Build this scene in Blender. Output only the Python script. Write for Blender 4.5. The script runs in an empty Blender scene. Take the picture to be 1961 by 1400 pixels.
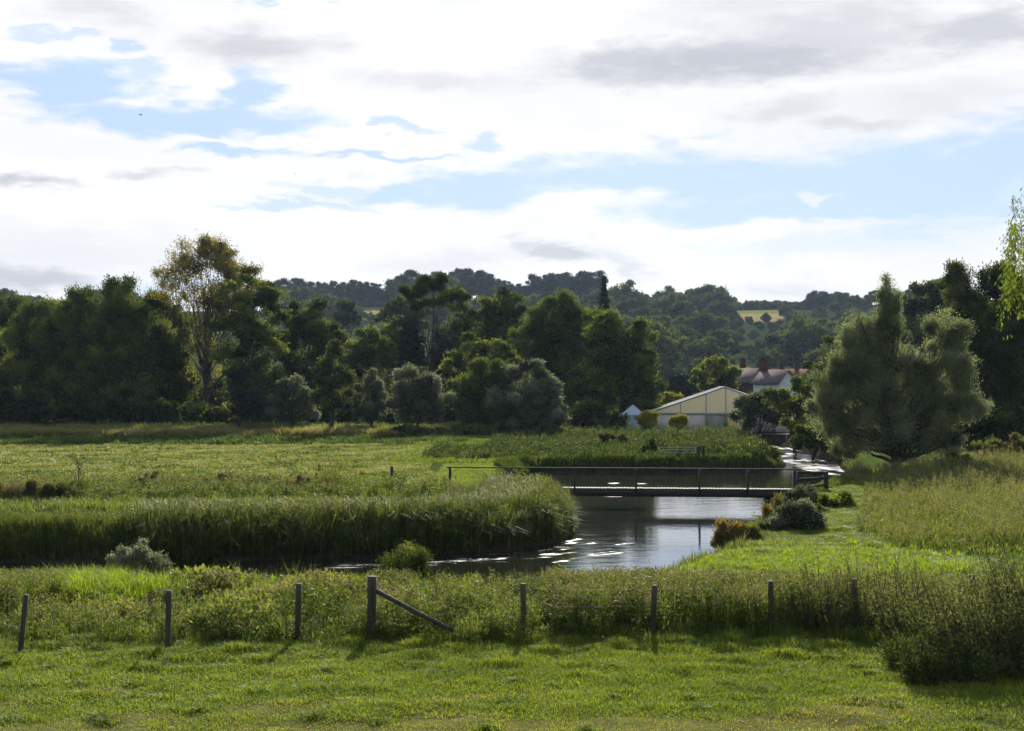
import bpy, math, random
import numpy as np
from mathutils import Vector

R = math.radians
rng = np.random.default_rng(11)
random.seed(5)
SC = bpy.context.scene
COL = SC.collection

# ------------------------------------------------------------------ camera
H0, F, CX, YH = 5.1, 2723.6, 980.5, 735.0       # eye height, focal length and horizon in photo pixels
cam = bpy.data.cameras.new('camera')
cam.sensor_width = 36; cam.lens = 50; cam.clip_end = 6000; cam.clip_start = 0.2
camo = bpy.data.objects.new('camera', cam); COL.objects.link(camo)
camo.location = (0, 0, H0); camo.rotation_euler = (R(90 + 0.736), 0, 0)
SC.camera = camo

# ------------------------------------------------------------------ sun, sky, exposure
SUN_EL, SUN_AZ = 27.0, 5.0        # azimuth measured from +Y towards +X
SUN_E = 5.0; SKY_S = 0.0555
SC.view_settings.view_transform = 'Standard'; SC.view_settings.look = 'None'
SC.view_settings.exposure = 0.82; SC.view_settings.gamma = 1
sun = bpy.data.lights.new('sun', 'SUN'); sun.energy = SUN_E; sun.angle = R(0.5); sun.color = (1.0, 0.95, 0.86)
suno = bpy.data.objects.new('sun', sun); COL.objects.link(suno)
sd_ = Vector((math.sin(R(SUN_AZ))*math.cos(R(SUN_EL)), math.cos(R(SUN_AZ))*math.cos(R(SUN_EL)), math.sin(R(SUN_EL))))
suno.rotation_euler = sd_.to_track_quat('Z', 'Y').to_euler(); suno.location = (30, 60, 60)

W = bpy.data.worlds.new('World'); SC.world = W; W.use_nodes = True
NT = W.node_tree; NT.nodes.clear()
def nd(t, nt, **k):
    n = nt.nodes.new(t)
    for a, b in k.items(): setattr(n, a, b)
    return n
def mth(nt, op, a, b=None, c=None, clamp=False):
    n = nt.nodes.new('ShaderNodeMath'); n.operation = op; n.use_clamp = clamp
    for i, v in enumerate((a, b, c)):
        if v is None: continue
        if isinstance(v, (int, float)): n.inputs[i].default_value = v
        else: nt.links.new(v, n.inputs[i])
    return n.outputs[0]
def smooth(nt, v, lo, hi):
    n = nt.nodes.new('ShaderNodeMapRange'); n.interpolation_type = 'SMOOTHSTEP'
    nt.links.new(v, n.inputs[0]); n.inputs[1].default_value = lo; n.inputs[2].default_value = hi
    return n.outputs[0]
def build_world():
    nt = NT; L = nt.links.new
    sky = nd('ShaderNodeTexSky', nt); sky.sky_type = 'NISHITA'; sky.sun_disc = False
    sky.sun_elevation = R(SUN_EL); sky.sun_rotation = R(SUN_AZ); sky.altitude = 60; sky.air_density = 1.0; sky.dust_density = 0.35; sky.ozone_density = 2.5
    tc = nd('ShaderNodeTexCoord', nt); sp = nd('ShaderNodeSeparateXYZ', nt); L(tc.outputs['Generated'], sp.inputs[0])
    az = mth(nt, 'MULTIPLY', mth(nt, 'ARCTAN2', sp.outputs[0], sp.outputs[1]), 57.2958)
    el = mth(nt, 'MULTIPLY', mth(nt, 'ARCSINE', sp.outputs[2]), 57.2958)
    cb = nd('ShaderNodeCombineXYZ', nt); L(az, cb.inputs[0]); L(el, cb.inputs[1])
    # cloud texture coordinates: clouds get flatter towards the horizon
    def noise(scale, sx, sy, detail, rough, off=0.0):
        m = nd('ShaderNodeMapping', nt); m.inputs['Scale'].default_value = (sx, sy, 1); m.inputs['Location'].default_value = (off, off*0.7, off)
        L(cb.outputs[0], m.inputs[0])
        n = nd('ShaderNodeTexNoise', nt); n.inputs['Scale'].default_value = scale; n.inputs['Detail'].default_value = detail; n.inputs['Roughness'].default_value = rough
        L(m.outputs[0], n.inputs['Vector']); return n
    n1 = noise(1.0, 0.28, 0.8, 7, 0.6)
    n2 = noise(1.0, 0.10, 0.32, 5, 0.55, 7.3)
    n3 = noise(1.0, 0.55, 2.0, 6, 0.62, 3.1)
    edge = mth(nt, 'MULTIPLY', mth(nt, 'SUBTRACT', n3.outputs['Fac'], .5), 1.5)
    # warped direction
    w = nd('ShaderNodeVectorMath', nt, operation='SUBTRACT'); L(n1.outputs['Color'], w.inputs[0]); w.inputs[1].default_value = (.5, .5, .5)
    w2 = nd('ShaderNodeVectorMath', nt, operation='MULTIPLY'); L(w.outputs[0], w2.inputs[0]); w2.inputs[1].default_value = (7.0, 2.2, 0)
    w3 = nd('ShaderNodeVectorMath', nt, operation='ADD'); L(w2.outputs[0], w3.inputs[0]); L(cb.outputs[0], w3.inputs[1])
    def ell(px, py, rx, ry, rot=0.0, soft=0.35):
        m = nd('ShaderNodeMapping', nt, vector_type='TEXTURE')
        m.inputs['Location'].default_value = (math.degrees(math.atan((px-CX)/F)), math.degrees(math.atan((YH-py)/F)), 0)
        m.inputs['Rotation'].default_value = (0, 0, R(rot)); m.inputs['Scale'].default_value = (rx/47.5, ry/47.5, 1)
        L(w3.outputs[0], m.inputs[0])
        n = nd('ShaderNodeVectorMath', nt, operation='LENGTH'); L(m.outputs[0], n.inputs[0])
        return smooth(nt, mth(nt, 'ADD', n.outputs['Value'], edge), 1+soft*1.35, 1-soft*1.35)
    def union(items):
        o = None
        for it in items:
            k = it[5] if len(it) > 5 else 1.0
            e = ell(it[0], it[1], it[2], it[3], it[4] if len(it) > 4 else 0, it[6] if len(it) > 6 else .35)
            if k != 1.0: e = mth(nt, 'MULTIPLY', e, k)
            o = e if o is None else mth(nt, 'MAXIMUM', o, e)
        return o
    blue = union([(1330,352,430,52),(1760,375,290,85),(1930,330,170,70,8),(1500,400,330,34),(930,362,170,38),(770,378,120,18),
                  (135,190,130,42),(330,240,260,27),(470,185,62,50),(390,262,40,14),(450,298,115,10),(730,306,160,8),
                  (560,400,130,8,0,.8),(640,368,70,14,0,.7),(540,4,95,9),(15,8,60,12),(250,150,60,14,0,.7),(770,247,55,7,0,.8),(920,270,55,12,0,.8),
                  (215,117,35,12,0,.8),(95,92,45,8,0,.6),(20,165,38,10,0,.9),(1620,470,330,22,0,.4,.7),(350,552,110,16,0,.7,.8),(1240,272,40,12,0,.6),(1350,266,50,6,0,.5)])
    white = union([(1090,398,135,26,7),(1030,418,120,18,4),(1545,388,28,9,5,.6),(1400,447,290,12,2)])
    white2 = mth(nt, 'SUBTRACT', 1.0, white)
    blue = mth(nt, 'MULTIPLY', blue, white2)
    # general broken cloud over the rest of the sky
    gen = smooth(nt, n2.outputs['Fac'], 0.38, 0.54)
    outside = mth(nt, 'MAXIMUM', smooth(nt, mth(nt, 'ABSOLUTE', az), 21.5, 27), smooth(nt, el, 15.5, 20))
    blue = mth(nt, 'MAXIMUM', blue, mth(nt, 'MULTIPLY', gen, outside))
    grey = union([(1400,120,270,40,2,.62,.5),(1620,85,230,55,0,.5,.6),(1185,128,90,34,0,.55,.5),(1890,90,150,45,0,.65,.5),(1480,28,190,36,0,.35,.7),
                  (1500,215,80,20,8,.35,.7),(1650,243,90,13,0,.35,.7),(1850,210,170,36,0,.25,.9),(1065,484,85,24,0,.6,.5),(1215,505,50,18,-25,.4,.7),(500,98,120,28,6,.5,.6),
                  (195,42,95,28,-15,.35,.7),(40,370,70,11,0,.7,.6),(110,490,280,40,0,.3,.8),(50,535,170,22,0,.75,.6),(290,345,55,9,0,.45,.7),
                  (1485,555,100,14,0,.3,.8),(850,155,130,14,0,.3,.8),(870,500,150,20,0,.25,.8),(120,60,60,14,0,.2,.8)])
    gfine = smooth(nt, n2.outputs['Fac'], 0.32, 0.62)
    grey = mth(nt, 'ADD', mth(nt, 'MULTIPLY', grey, 1.0), mth(nt, 'MULTIPLY', mth(nt, 'SUBTRACT', 1.0, gfine), 0.16))
    mixg = nd('ShaderNodeMix', nt, data_type='RGBA'); L(grey, mixg.inputs[0])
    mixg.inputs[6].default_value = (10.6, 10.6, 10.8, 1); mixg.inputs[7].default_value = (4.9, 5.15, 5.9, 1)
    # blue sky seen through: Nishita, a little milky
    mk = nd('ShaderNodeMix', nt, data_type='RGBA'); mk.inputs[0].default_value = 0.82
    L(sky.outputs[0], mk.inputs[6]); mk.inputs[7].default_value = (6.0, 7.75, 10.8, 1)
    mix = nd('ShaderNodeMix', nt, data_type='RGBA'); L(blue, mix.inputs[0]); L(mixg.outputs[2], mix.inputs[6]); L(mk.outputs[2], mix.inputs[7])
    dt = nd('ShaderNodeVectorMath', nt, operation='DOT_PRODUCT'); L(tc.outputs['Generated'], dt.inputs[0]); dt.inputs[1].default_value = tuple(sd_)
    away = mth(nt, 'ADD', mth(nt, 'MULTIPLY', smooth(nt, dt.outputs['Value'], .1, .74), .38), .62)
    glow = smooth(nt, dt.outputs['Value'], .982, .9992); away = mth(nt, 'ADD', away, mth(nt, 'MULTIPLY', glow, 9.0))
    bg = nd('ShaderNodeBackground', nt); L(mth(nt, 'MULTIPLY', away, SKY_S), bg.inputs[1]); L(mix.outputs[2], bg.inputs[0])
    out = nd('ShaderNodeOutputWorld', nt); L(bg.outputs[0], out.inputs[0])
build_world()
W.cycles.sampling_method = 'MANUAL'; W.cycles.sample_map_resolution = 512
cy = SC.cycles
cy.max_bounces = 7; cy.diffuse_bounces = 3; cy.glossy_bounces = 3; cy.transmission_bounces = 4; cy.transparent_max_bounces = 8
cy.volume_bounces = 0; cy.use_denoising = True; cy.caustics_reflective = False; cy.caustics_refractive = False
cy.sample_clamp_indirect = 6

# ------------------------------------------------------------------ projection helpers (authoring: a pixel and a distance -> a world point)
def gx(px, d): return (px-CX)/F*d
def gz(py, d): return H0-(py-YH)/F*d
def gd(py, z=0.0): return (H0-z)*F/(py-YH)
def G(px, py): d = gd(py); return (gx(px, d), d)

# ------------------------------------------------------------------ materials
def new_mat(name):
    m = bpy.data.materials.new(name); m.use_nodes = True; m.node_tree.nodes.clear(); return m, m.node_tree
def leafmat(name, stops, transl=0.42, rough=0.75, spec=0.06, warm=(1.22, 1.12, 0.5)):
    m, nt = new_mat(name); L = nt.links.new
    at = nd('ShaderNodeAttribute', nt); at.attribute_name = 'tint'
    cr = nd('ShaderNodeValToRGB', nt); el = cr.color_ramp.elements
    while len(el) > 1: el.remove(el[-1])
    el[0].position = stops[0][0]; el[0].color = (*stops[0][1], 1)
    for p, c in stops[1:]:
        e = el.new(p); e.color = (*c, 1)
    L(at.outputs['Fac'], cr.inputs[0])
    pr = nd('ShaderNodeBsdfPrincipled', nt); L(cr.outputs[0], pr.inputs['Base Color'])
    pr.inputs['Roughness'].default_value = rough; pr.inputs['Specular IOR Level'].default_value = spec
    mu = nd('ShaderNodeMix', nt, data_type='RGBA', blend_type='MULTIPLY'); mu.inputs[0].default_value = 1
    L(cr.outputs[0], mu.inputs[6]); mu.inputs[7].default_value = (*warm, 1)
    tr = nd('ShaderNodeBsdfTranslucent', nt); L(mu.outputs[2], tr.inputs[0])
    mx = nd('ShaderNodeMixShader', nt); mx.inputs[0].default_value = transl
    L(pr.outputs[0], mx.inputs[1]); L(tr.outputs[0], mx.inputs[2])
    o = nd('ShaderNodeOutputMaterial', nt); L(mx.outputs[0], o.inputs[0]); return m
def solid(name, c1, c2=None, scale=3.0, rough=0.8, bump=0.0, stretch=(1,1,1), transl=0.0, spec=0.3, detail=5):
    m, nt = new_mat(name); L = nt.links.new
    tc = nd('ShaderNodeTexCoord', nt); mp = nd('ShaderNodeMapping', nt); mp.inputs['Scale'].default_value = stretch; L(tc.outputs['Object'], mp.inputs[0])
    n = nd('ShaderNodeTexNoise', nt); n.inputs['Scale'].default_value = scale; n.inputs['Detail'].default_value = detail; n.inputs['Roughness'].default_value = .65; L(mp.outputs[0], n.inputs['Vector'])
    cr = nd('ShaderNodeValToRGB', nt); cr.color_ramp.elements[0].position = .3; cr.color_ramp.elements[1].position = .7
    cr.color_ramp.elements[0].color = (*c1, 1); cr.color_ramp.elements[1].color = (*(c2 or c1), 1); L(n.outputs['Fac'], cr.inputs[0])
    if spec < .05: pr = nd('ShaderNodeBsdfDiffuse', nt); L(cr.outputs[0], pr.inputs['Color'])
    else:
        pr = nd('ShaderNodeBsdfPrincipled', nt); L(cr.outputs[0], pr.inputs['Base Color']); pr.inputs['Roughness'].default_value = rough; pr.inputs['Specular IOR Level'].default_value = spec
    if bump:
        b = nd('ShaderNodeBump', nt); b.inputs['Strength'].default_value = bump; b.inputs['Distance'].default_value = .02; L(n.outputs['Fac'], b.inputs['Height']); L(b.outputs[0], pr.inputs['Normal'])
    o = nd('ShaderNodeOutputMaterial', nt)
    if transl:
        tr = nd('ShaderNodeBsdfTranslucent', nt); L(cr.outputs[0], tr.inputs[0]); mx = nd('ShaderNodeMixShader', nt); mx.inputs[0].default_value = transl
        L(pr.outputs[0], mx.inputs[1]); L(tr.outputs[0], mx.inputs[2]); L(mx.outputs[0], o.inputs[0])
    else: L(pr.outputs[0], o.inputs[0])
    return m
M = {}
M['bark'] = solid('bark', (.035,.028,.02), (.08,.065,.048), 6, .9, .6, (1,1,.25))
M['palebark'] = solid('pale_bark', (.045,.040,.030), (.095,.085,.065), 6, .9, .5, (1,1,.25))
M['wood'] = solid('weathered_wood', (.028,.026,.018), (.085,.078,.056), 14, .85, .6, (1,1,.12))
M['darkwood'] = solid('dark_timber', (.02,.018,.015), (.05,.045,.038), 10, .8, .4)
M['wire'] = solid('galvanised_wire', (.06,.06,.055), (.09,.09,.085), 30, .45)
M['concrete'] = solid('mossy_concrete', (.05,.055,.04), (.16,.15,.13), 8, .9, .6)
M['whitepaint'] = solid('white_paint', (.6,.6,.6), (.7,.7,.7), 5, .5)
M['canvas'] = solid('white_canvas', (.70,.70,.68), (.78,.78,.76), 1.2, .5, 0, (1,1,1), .75, spec=.04)
M['creamcanvas'] = solid('cream_canvas', (.80,.70,.48), (.86,.77,.54), .8, .55, 0, (1,1,1), .72, .04)
M['alu'] = solid('aluminium', (.28,.30,.32), (.36,.38,.40), 5, .4, spec=.04)
M['pvc'] = solid('window_film', (.45,.45,.42), (.55,.53,.48), 2, .15, 0, (1,1,1), .5)
M['paleblue'] = solid('pale_blue_canvas', (.40,.50,.58), (.46,.56,.64), 1.5, .6, 0, (1,1,1), .3, spec=.04)
M['tile'] = solid('brown_roof_tiles', (.085,.045,.035), (.15,.085,.065), 2.2, .75, .3, spec=.04)
M['slate'] = solid('worn_slate', (.085,.07,.066), (.16,.14,.13), 2.0, .6, .2, spec=.04)
M['brick'] = solid('red_brick', (.06,.032,.027), (.10,.055,.043), 3, .85, .2, spec=.04)
M['cream'] = solid('cream_render', (.42,.32,.20), (.5,.4,.26), 2, .8)
M['whitewall'] = solid('white_render', (.62,.66,.70), (.7,.73,.76), 2, .8, spec=.04)
M['glass'] = solid('dark_glass', (.02,.025,.03), (.03,.035,.04), 2, .1, spec=.6)
M['birdmat'] = solid('dark_feathers', (.02,.02,.025), (.05,.045,.045), 20, .7)

GREEN = [(0,(.022,.042,.010)),(.35,(.048,.085,.016)),(.7,(.085,.135,.024)),(1,(.15,.19,.045))]
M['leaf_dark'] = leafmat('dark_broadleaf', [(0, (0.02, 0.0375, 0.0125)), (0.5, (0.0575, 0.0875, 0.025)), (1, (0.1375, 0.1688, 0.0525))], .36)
M['leaf_mid'] = leafmat('broadleaf', [(0, (0.0288, 0.0528, 0.012)), (0.5, (0.0936, 0.1344, 0.0336)), (1, (0.228, 0.264, 0.072))], .40)
M['leaf_gold'] = leafmat('turning_leaf', [(0,(.08,.10,.025)),(.45,(.18,.18,.045)),(1,(.34,.28,.08))], .5)
M['leaf_willow'] = leafmat('willow_leaf', [(0, (0.0575, 0.0759, 0.0391)), (0.5, (0.1437, 0.1725, 0.0897)), (1, (0.299, 0.3277, 0.1955))], .42, .6, .14, (1.15,1.15,.7))
M['leaf_sage'] = leafmat('sallow_leaf', [(0, (0.0486, 0.0621, 0.0351)), (0.5, (0.1215, 0.1418, 0.0783)), (1, (0.2835, 0.3038, 0.2025))], .36, .6, .14, (1.15,1.15,.75))
M['leaf_pine'] = leafmat('conifer_needles', [(0,(.008,.018,.012)),(.5,(.018,.034,.018)),(1,(.036,.055,.024))], .15, .6, .3)
M['leaf_hill'] = leafmat('hill_broadleaf', [(0, (0.0176, 0.037, 0.0132)), (0.5, (0.0572, 0.088, 0.0264)), (1, (0.1584, 0.1848, 0.0616))], .32)
M['leaf_weep'] = leafmat('weeping_willow_leaf', [(0,(.05,.09,.015)),(.5,(.12,.18,.03)),(1,(.24,.28,.06))], .5)
M['leaf_yellow'] = leafmat('golden_foliage', [(0,(.10,.12,.015)),(.5,(.28,.27,.03)),(1,(.48,.42,.06))], .4)
M['leaf_rust'] = leafmat('rusty_leaf', [(0,(.06,.068,.02)),(.5,(.14,.13,.042)),(1,(.26,.19,.07))], .45)
M['grass'] = leafmat('grass_blade', [(0,(.055,.088,.010)),(.4,(.145,.205,.018)),(.7,(.225,.285,.030)),(.88,(.32,.30,.08)),(1,(.38,.30,.15))], .55, .5, .15)
M['rough'] = leafmat('rough_grass_blade', [(0,(.034,.056,.012)),(.35,(.092,.140,.026)),(.66,(.17,.22,.050)),(.86,(.24,.23,.09)),(1,(.26,.22,.14))], .5, .55, .12)
M['reed'] = leafmat('reed_blade', [(0,(.026,.046,.013)),(.4,(.080,.115,.030)),(.75,(.17,.195,.065)),(1,(.29,.28,.16))], .5, .7, .07)
M['bright'] = leafmat('bright_sedge', [(0,(.08,.14,.012)),(.5,(.22,.32,.018)),(1,(.36,.42,.05))], .58, .5, .15)
M['purple'] = leafmat('seedhead_stalk', [(0,(.06,.07,.028)),(.4,(.12,.12,.055)),(.7,(.20,.16,.13)),(1,(.28,.24,.21))], .45, .8, .04)

M['wandm'] = leafmat('wand_leaf', [(0,(.045,.066,.026)),(.5,(.12,.145,.055)),(.85,(.21,.22,.10)),(1,(.28,.25,.15))], .42, .8, .04)
# ------------------------------------------------------------------ mesh builder
class MB:
    def __init__(s): s.v=[]; s.q=[]; s.t=[]; s.qt=[]; s.tt=[]; s.qm=[]; s.tm=[]; s.n=0
    def add(s, v, q=None, t=None, tq=.5, tt=.5, mi=0):
        v = np.asarray(v, dtype=np.float32).reshape(-1,3)
        if q is not None and len(q):
            q = np.asarray(q, dtype=np.int32).reshape(-1,4); s.q.append(q+s.n); s.qt.append(np.broadcast_to(np.float32(tq), (len(q),))); s.qm.append(np.full(len(q), mi, np.int32))
        if t is not None and len(t):
            t = np.asarray(t, dtype=np.int32).reshape(-1,3); s.t.append(t+s.n); s.tt.append(np.broadcast_to(np.float32(tt), (len(t),))); s.tm.append(np.full(len(t), mi, np.int32))
        s.v.append(v); s.n += len(v)
    def box(s, c, size, rz=0.0, rx=0.0, mi=0):
        x,y,z = [k/2 for k in size]
        p = np.array([[i,j,k] for i in (-x,x) for j in (-y,y) for k in (-z,z)], float)
        if rx: ca,sa=math.cos(rx),math.sin(rx); p = p@np.array([[1,0,0],[0,ca,sa],[0,-sa,ca]])
        if rz: ca,sa=math.cos(rz),math.sin(rz); p = p@np.array([[ca,sa,0],[-sa,ca,0],[0,0,1]])
        s.add(p+np.array(c), [[0,1,3,2],[4,6,7,5],[0,4,5,1],[2,3,7,6],[0,2,6,4],[1,5,7,3]], mi=mi)
    def tube(s, pts, rad, k=6, mi=0, cap=True):
        pts = np.asarray(pts, float); n = len(pts); rad = np.broadcast_to(np.asarray(rad, float), (n,))
        tg = np.gradient(pts, axis=0); tg /= np.linalg.norm(tg, axis=1, keepdims=True)+1e-9
        up = np.array([0,0,1.0]) if abs(tg[0,2]) < .9 else np.array([1.0,0,0])
        a = np.cross(tg, up); a /= np.linalg.norm(a, axis=1, keepdims=True)+1e-9; b = np.cross(tg, a)
        th = np.linspace(0, 2*math.pi, k, endpoint=False)
        v = pts[:,None,:] + rad[:,None,None]*(np.cos(th)[None,:,None]*a[:,None,:] + np.sin(th)[None,:,None]*b[:,None,:])
        q = []
        for i in range(n-1):
            for j in range(k): q.append([i*k+j, i*k+(j+1)%k, (i+1)*k+(j+1)%k, (i+1)*k+j])
        vv = v.reshape(-1,3)
        t = []
        if cap:
            vv = np.vstack([vv, pts[0], pts[-1]]); 
            for j in range(k): t.append([n*k, (j+1)%k, j]); t.append([n*k+1, (n-1)*k+j, (n-1)*k+(j+1)%k])
        s.add(vv, q, t, mi=mi)
    def build(s, name, mats, parent=None, loc=(0,0,0), smooth=False):
        me = bpy.data.meshes.new(name)
        v = np.vstack(s.v) - np.array(loc, np.float32)
        q = np.vstack(s.q) if s.q else np.zeros((0,4), np.int32); t = np.vstack(s.t) if s.t else np.zeros((0,3), np.int32)
        me.vertices.add(len(v)); me.vertices.foreach_set('co', v.astype(np.float32).ravel())
        me.loops.add(q.size+t.size); me.loops.foreach_set('vertex_index', np.concatenate([q.ravel(), t.ravel()]).astype(np.int32))
        me.polygons.add(len(q)+len(t))
        me.polygons.foreach_set('loop_start', np.concatenate([np.arange(len(q))*4, len(q)*4+np.arange(len(t))*3]).astype(np.int32))
        a = me.attributes.new('tint', 'FLOAT', 'FACE')
        a.data.foreach_set('value', np.concatenate([np.concatenate(s.qt) if s.qt else np.zeros(0), np.concatenate(s.tt) if s.tt else np.zeros(0)]).astype(np.float32))
        me.polygons.foreach_set('material_index', np.concatenate((s.qm if s.qm else [np.zeros(0,np.int32)]) + (s.tm if s.tm else [np.zeros(0,np.int32)])).astype(np.int32))
        if smooth: me.polygons.foreach_set('use_smooth', np.ones(len(q)+len(t), bool))
        me.update(calc_edges=True)
        for m in (mats if isinstance(mats, (list, tuple)) else [mats]): me.materials.append(M[m] if isinstance(m, str) else m)
        o = bpy.data.objects.new(name, me); COL.objects.link(o)
        if parent is not None: o.parent = parent
        else: o.location = loc
        return o
def tag(o, label=None, cat=None, group=None, kind=None):
    if label: o['label'] = label
    if cat: o['category'] = cat
    if group: o['group'] = group
    if kind: o['kind'] = kind
    return o
def empty(name, loc, label, cat, group=None):
    o = bpy.data.objects.new(name, None); COL.objects.link(o); o.location = loc; o.empty_display_size = .3
    return tag(o, label, cat, group)

# ------------------------------------------------------------------ terrain
def vnoise(x, y, s, seed=0):
    r = np.random.default_rng(seed); o = np.zeros_like(x, dtype=float)
    for k in range(6):
        a = r.uniform(0, 2*math.pi); f = (1/s)*r.uniform(.6, 1.8)
        o += np.sin((x*math.cos(a)+y*math.sin(a))*f*2*math.pi + r.uniform(0, 7) + 1.3*np.sin((x*math.sin(a)-y*math.cos(a))*f*2.3+r.uniform(0,7)))
    return o/6
def sm(x, a, b):
    t = np.clip((x-a)/(b-a), 0, 1); return t*t*(3-2*t)
WZ = -0.9
def Nn(px, py, push=1.2): d = gd(py)+push; return (gx(px, d), d)
def Wn(px, py): d = gd(py, WZ); return (gx(px, d), d)
def D(px, d): return (gx(px, d), d)
RIVER = np.array([(-90,41.0), (-40,38.8), Nn(0,1083,-1.2), Nn(250,1085,-1.2), Nn(520,1090,-1.4), Nn(820,1095,-1.4), Nn(950,1108,-1.2), Nn(1080,1100,-1.2), Nn(1180,1090,-1.0),
    Nn(1280,1072,-.4), Nn(1370,1052,.6), D(1425,54), D(1468,62), D(1500,66.5), D(1545,71), D(1600,78), D(1640,88), Wn(1630,905), Wn(1612,888), Wn(1570,871), Wn(1530,861),
    D(1505,140), D(1498,149), D(1440,149), D(1435,142), Wn(1450,862), Wn(1478,874), Wn(1495,890), Wn(1480,903), Wn(1300,907), Wn(1100,907),
    Wn(1010,909), D(985,88), D(985,78), D(1010,71.5), D(1050,69.5), D(1078,66), D(1086,60.5), D(1082,57), Wn(1062,1037), Wn(950,1053), Wn(800,1061), Wn(600,1068), Wn(300,1074), Wn(0,1075), (-40,48.5), (-90,52)])
def inpoly(x, y, P):
    P = np.asarray(P); ins = np.zeros(x.shape, bool); j = len(P)-1
    for i in range(len(P)):
        xi, yi = P[i]; xj, yj = P[j]
        c = ((yi > y) != (yj > y)) & (x < (xj-xi)*(y-yi)/(yj-yi+1e-12)+xi); ins ^= c; j = i
    return ins
def polysd(x, y, P):
    d = np.full(x.shape, 1e9); j = len(P)-1
    for i in range(len(P)):
        ax, ay = P[j]; bx, by = P[i]; ex, ey = bx-ax, by-ay
        t = np.clip(((x-ax)*ex+(y-ay)*ey)/(ex*ex+ey*ey), 0, 1)
        d = np.minimum(d, (x-ax-t*ex)**2+(y-ay-t*ey)**2); j = i
    d = np.sqrt(d); return np.where(inpoly(x, y, P), -d, d)
def hgt(x, y):
    x = np.asarray(x, float); y = np.asarray(y, float)
    h = 0.06*vnoise(x, y, 9, 1) + 0.045*vnoise(x, y, 2.3, 2) + 0.022*vnoise(x, y, .9, 3)*(y < 60)
    near = np.abs(y) < 230
    s = np.full(x.shape, 99.0)
    if near.any():
        s[near] = polysd(x[near]+.25*vnoise(x[near], y[near], 3.0, 4), y[near]+.25*vnoise(x[near], y[near], 2.6, 5), RIVER)
    h = h - 1.6*(1-sm(s, -1.6, 1.1))
    dd = np.hypot(x, y); az = np.degrees(np.arctan2(x, y))
    fw = sm(y, 0, 200)
    crest = 50 + 5*np.exp(-((az+2)/4.5)**2) + 6*np.exp(-((az-17)/3)**2) - 2*np.exp(-((az+16)/4)**2)
    t = np.clip((dd-370)/(880-370), 0, 1.0)
    hill = crest*(t**1.25) - np.clip(dd-900, 0, None)*.02
    h = h + np.maximum(hill, -5)*fw*(dd > 370) + .6*vnoise(x, y, 60, 9)*sm(dd, 300, 500)
    return h
def hz(x, y): return float(hgt(np.array([x]), np.array([y]))[0])

LAWN = [(-30,21),(30,21)]
def cover(x, y):
    """ground cover colour at each point (what grows there)"""
    c = np.zeros(x.shape+(3,))
    n1 = vnoise(x, y, 5, 21)[...,None]; n2 = vnoise(x, y, 1.2, 22)[...,None]
    c[:] = (.055,.080,.018)
    edge = 28.2 + .5*vnoise(x, y, 4, 33) - 3.0*sm(x, 5.5, 9)
    lawn = y < edge
    c[lawn] = (.085,.125,.022)
    dry = lawn & (vnoise(x*.6, y, 2.6, 41)+ (23.0-y)*.5 > .25)
    c[dry] = (.125,.115,.045)
    mead = inpoly(x, y, MEADOW); c[mead] = (.075,.100,.020)
    far = (np.hypot(x, y) > 155); c[far] = (.03,.045,.015)
    dd = np.hypot(x, y); px = CX+F*x/np.maximum(y, 1)
    px = px+6*vnoise(x, y, 30, 35); dd = dd+7*vnoise(x, y, 40, 36)
    gold = (y > 300) & (dd > 790) & (dd < 885) & (((px > 1405) & (px < 1500)) | ((px > 665) & (px < 765)))
    c[gold] = (.27,.21,.095)
    gold2 = gold & (dd > 855); c[gold2] = (.15,.165,.05)
    s = np.full(x.shape, 9.0); nr = (y > 0) & (y < 230); s[nr] = polysd(x[nr], y[nr], RIVER)
    bed = s < .6; c[bed] = (.035,.030,.018)
    c *= (1 + .18*n1 + .15*n2)
    return np.clip(c, .005, 1)
MEADOW = [(-110,68), D(60,70), D(330,66), D(640,68), D(740,74), D(900,66.5), D(935,72), D(820,84), D(830,96), D(850,112), D(1000,118), D(1060,128), D(1000,136), D(-200,142), (-110,142)]

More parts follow.
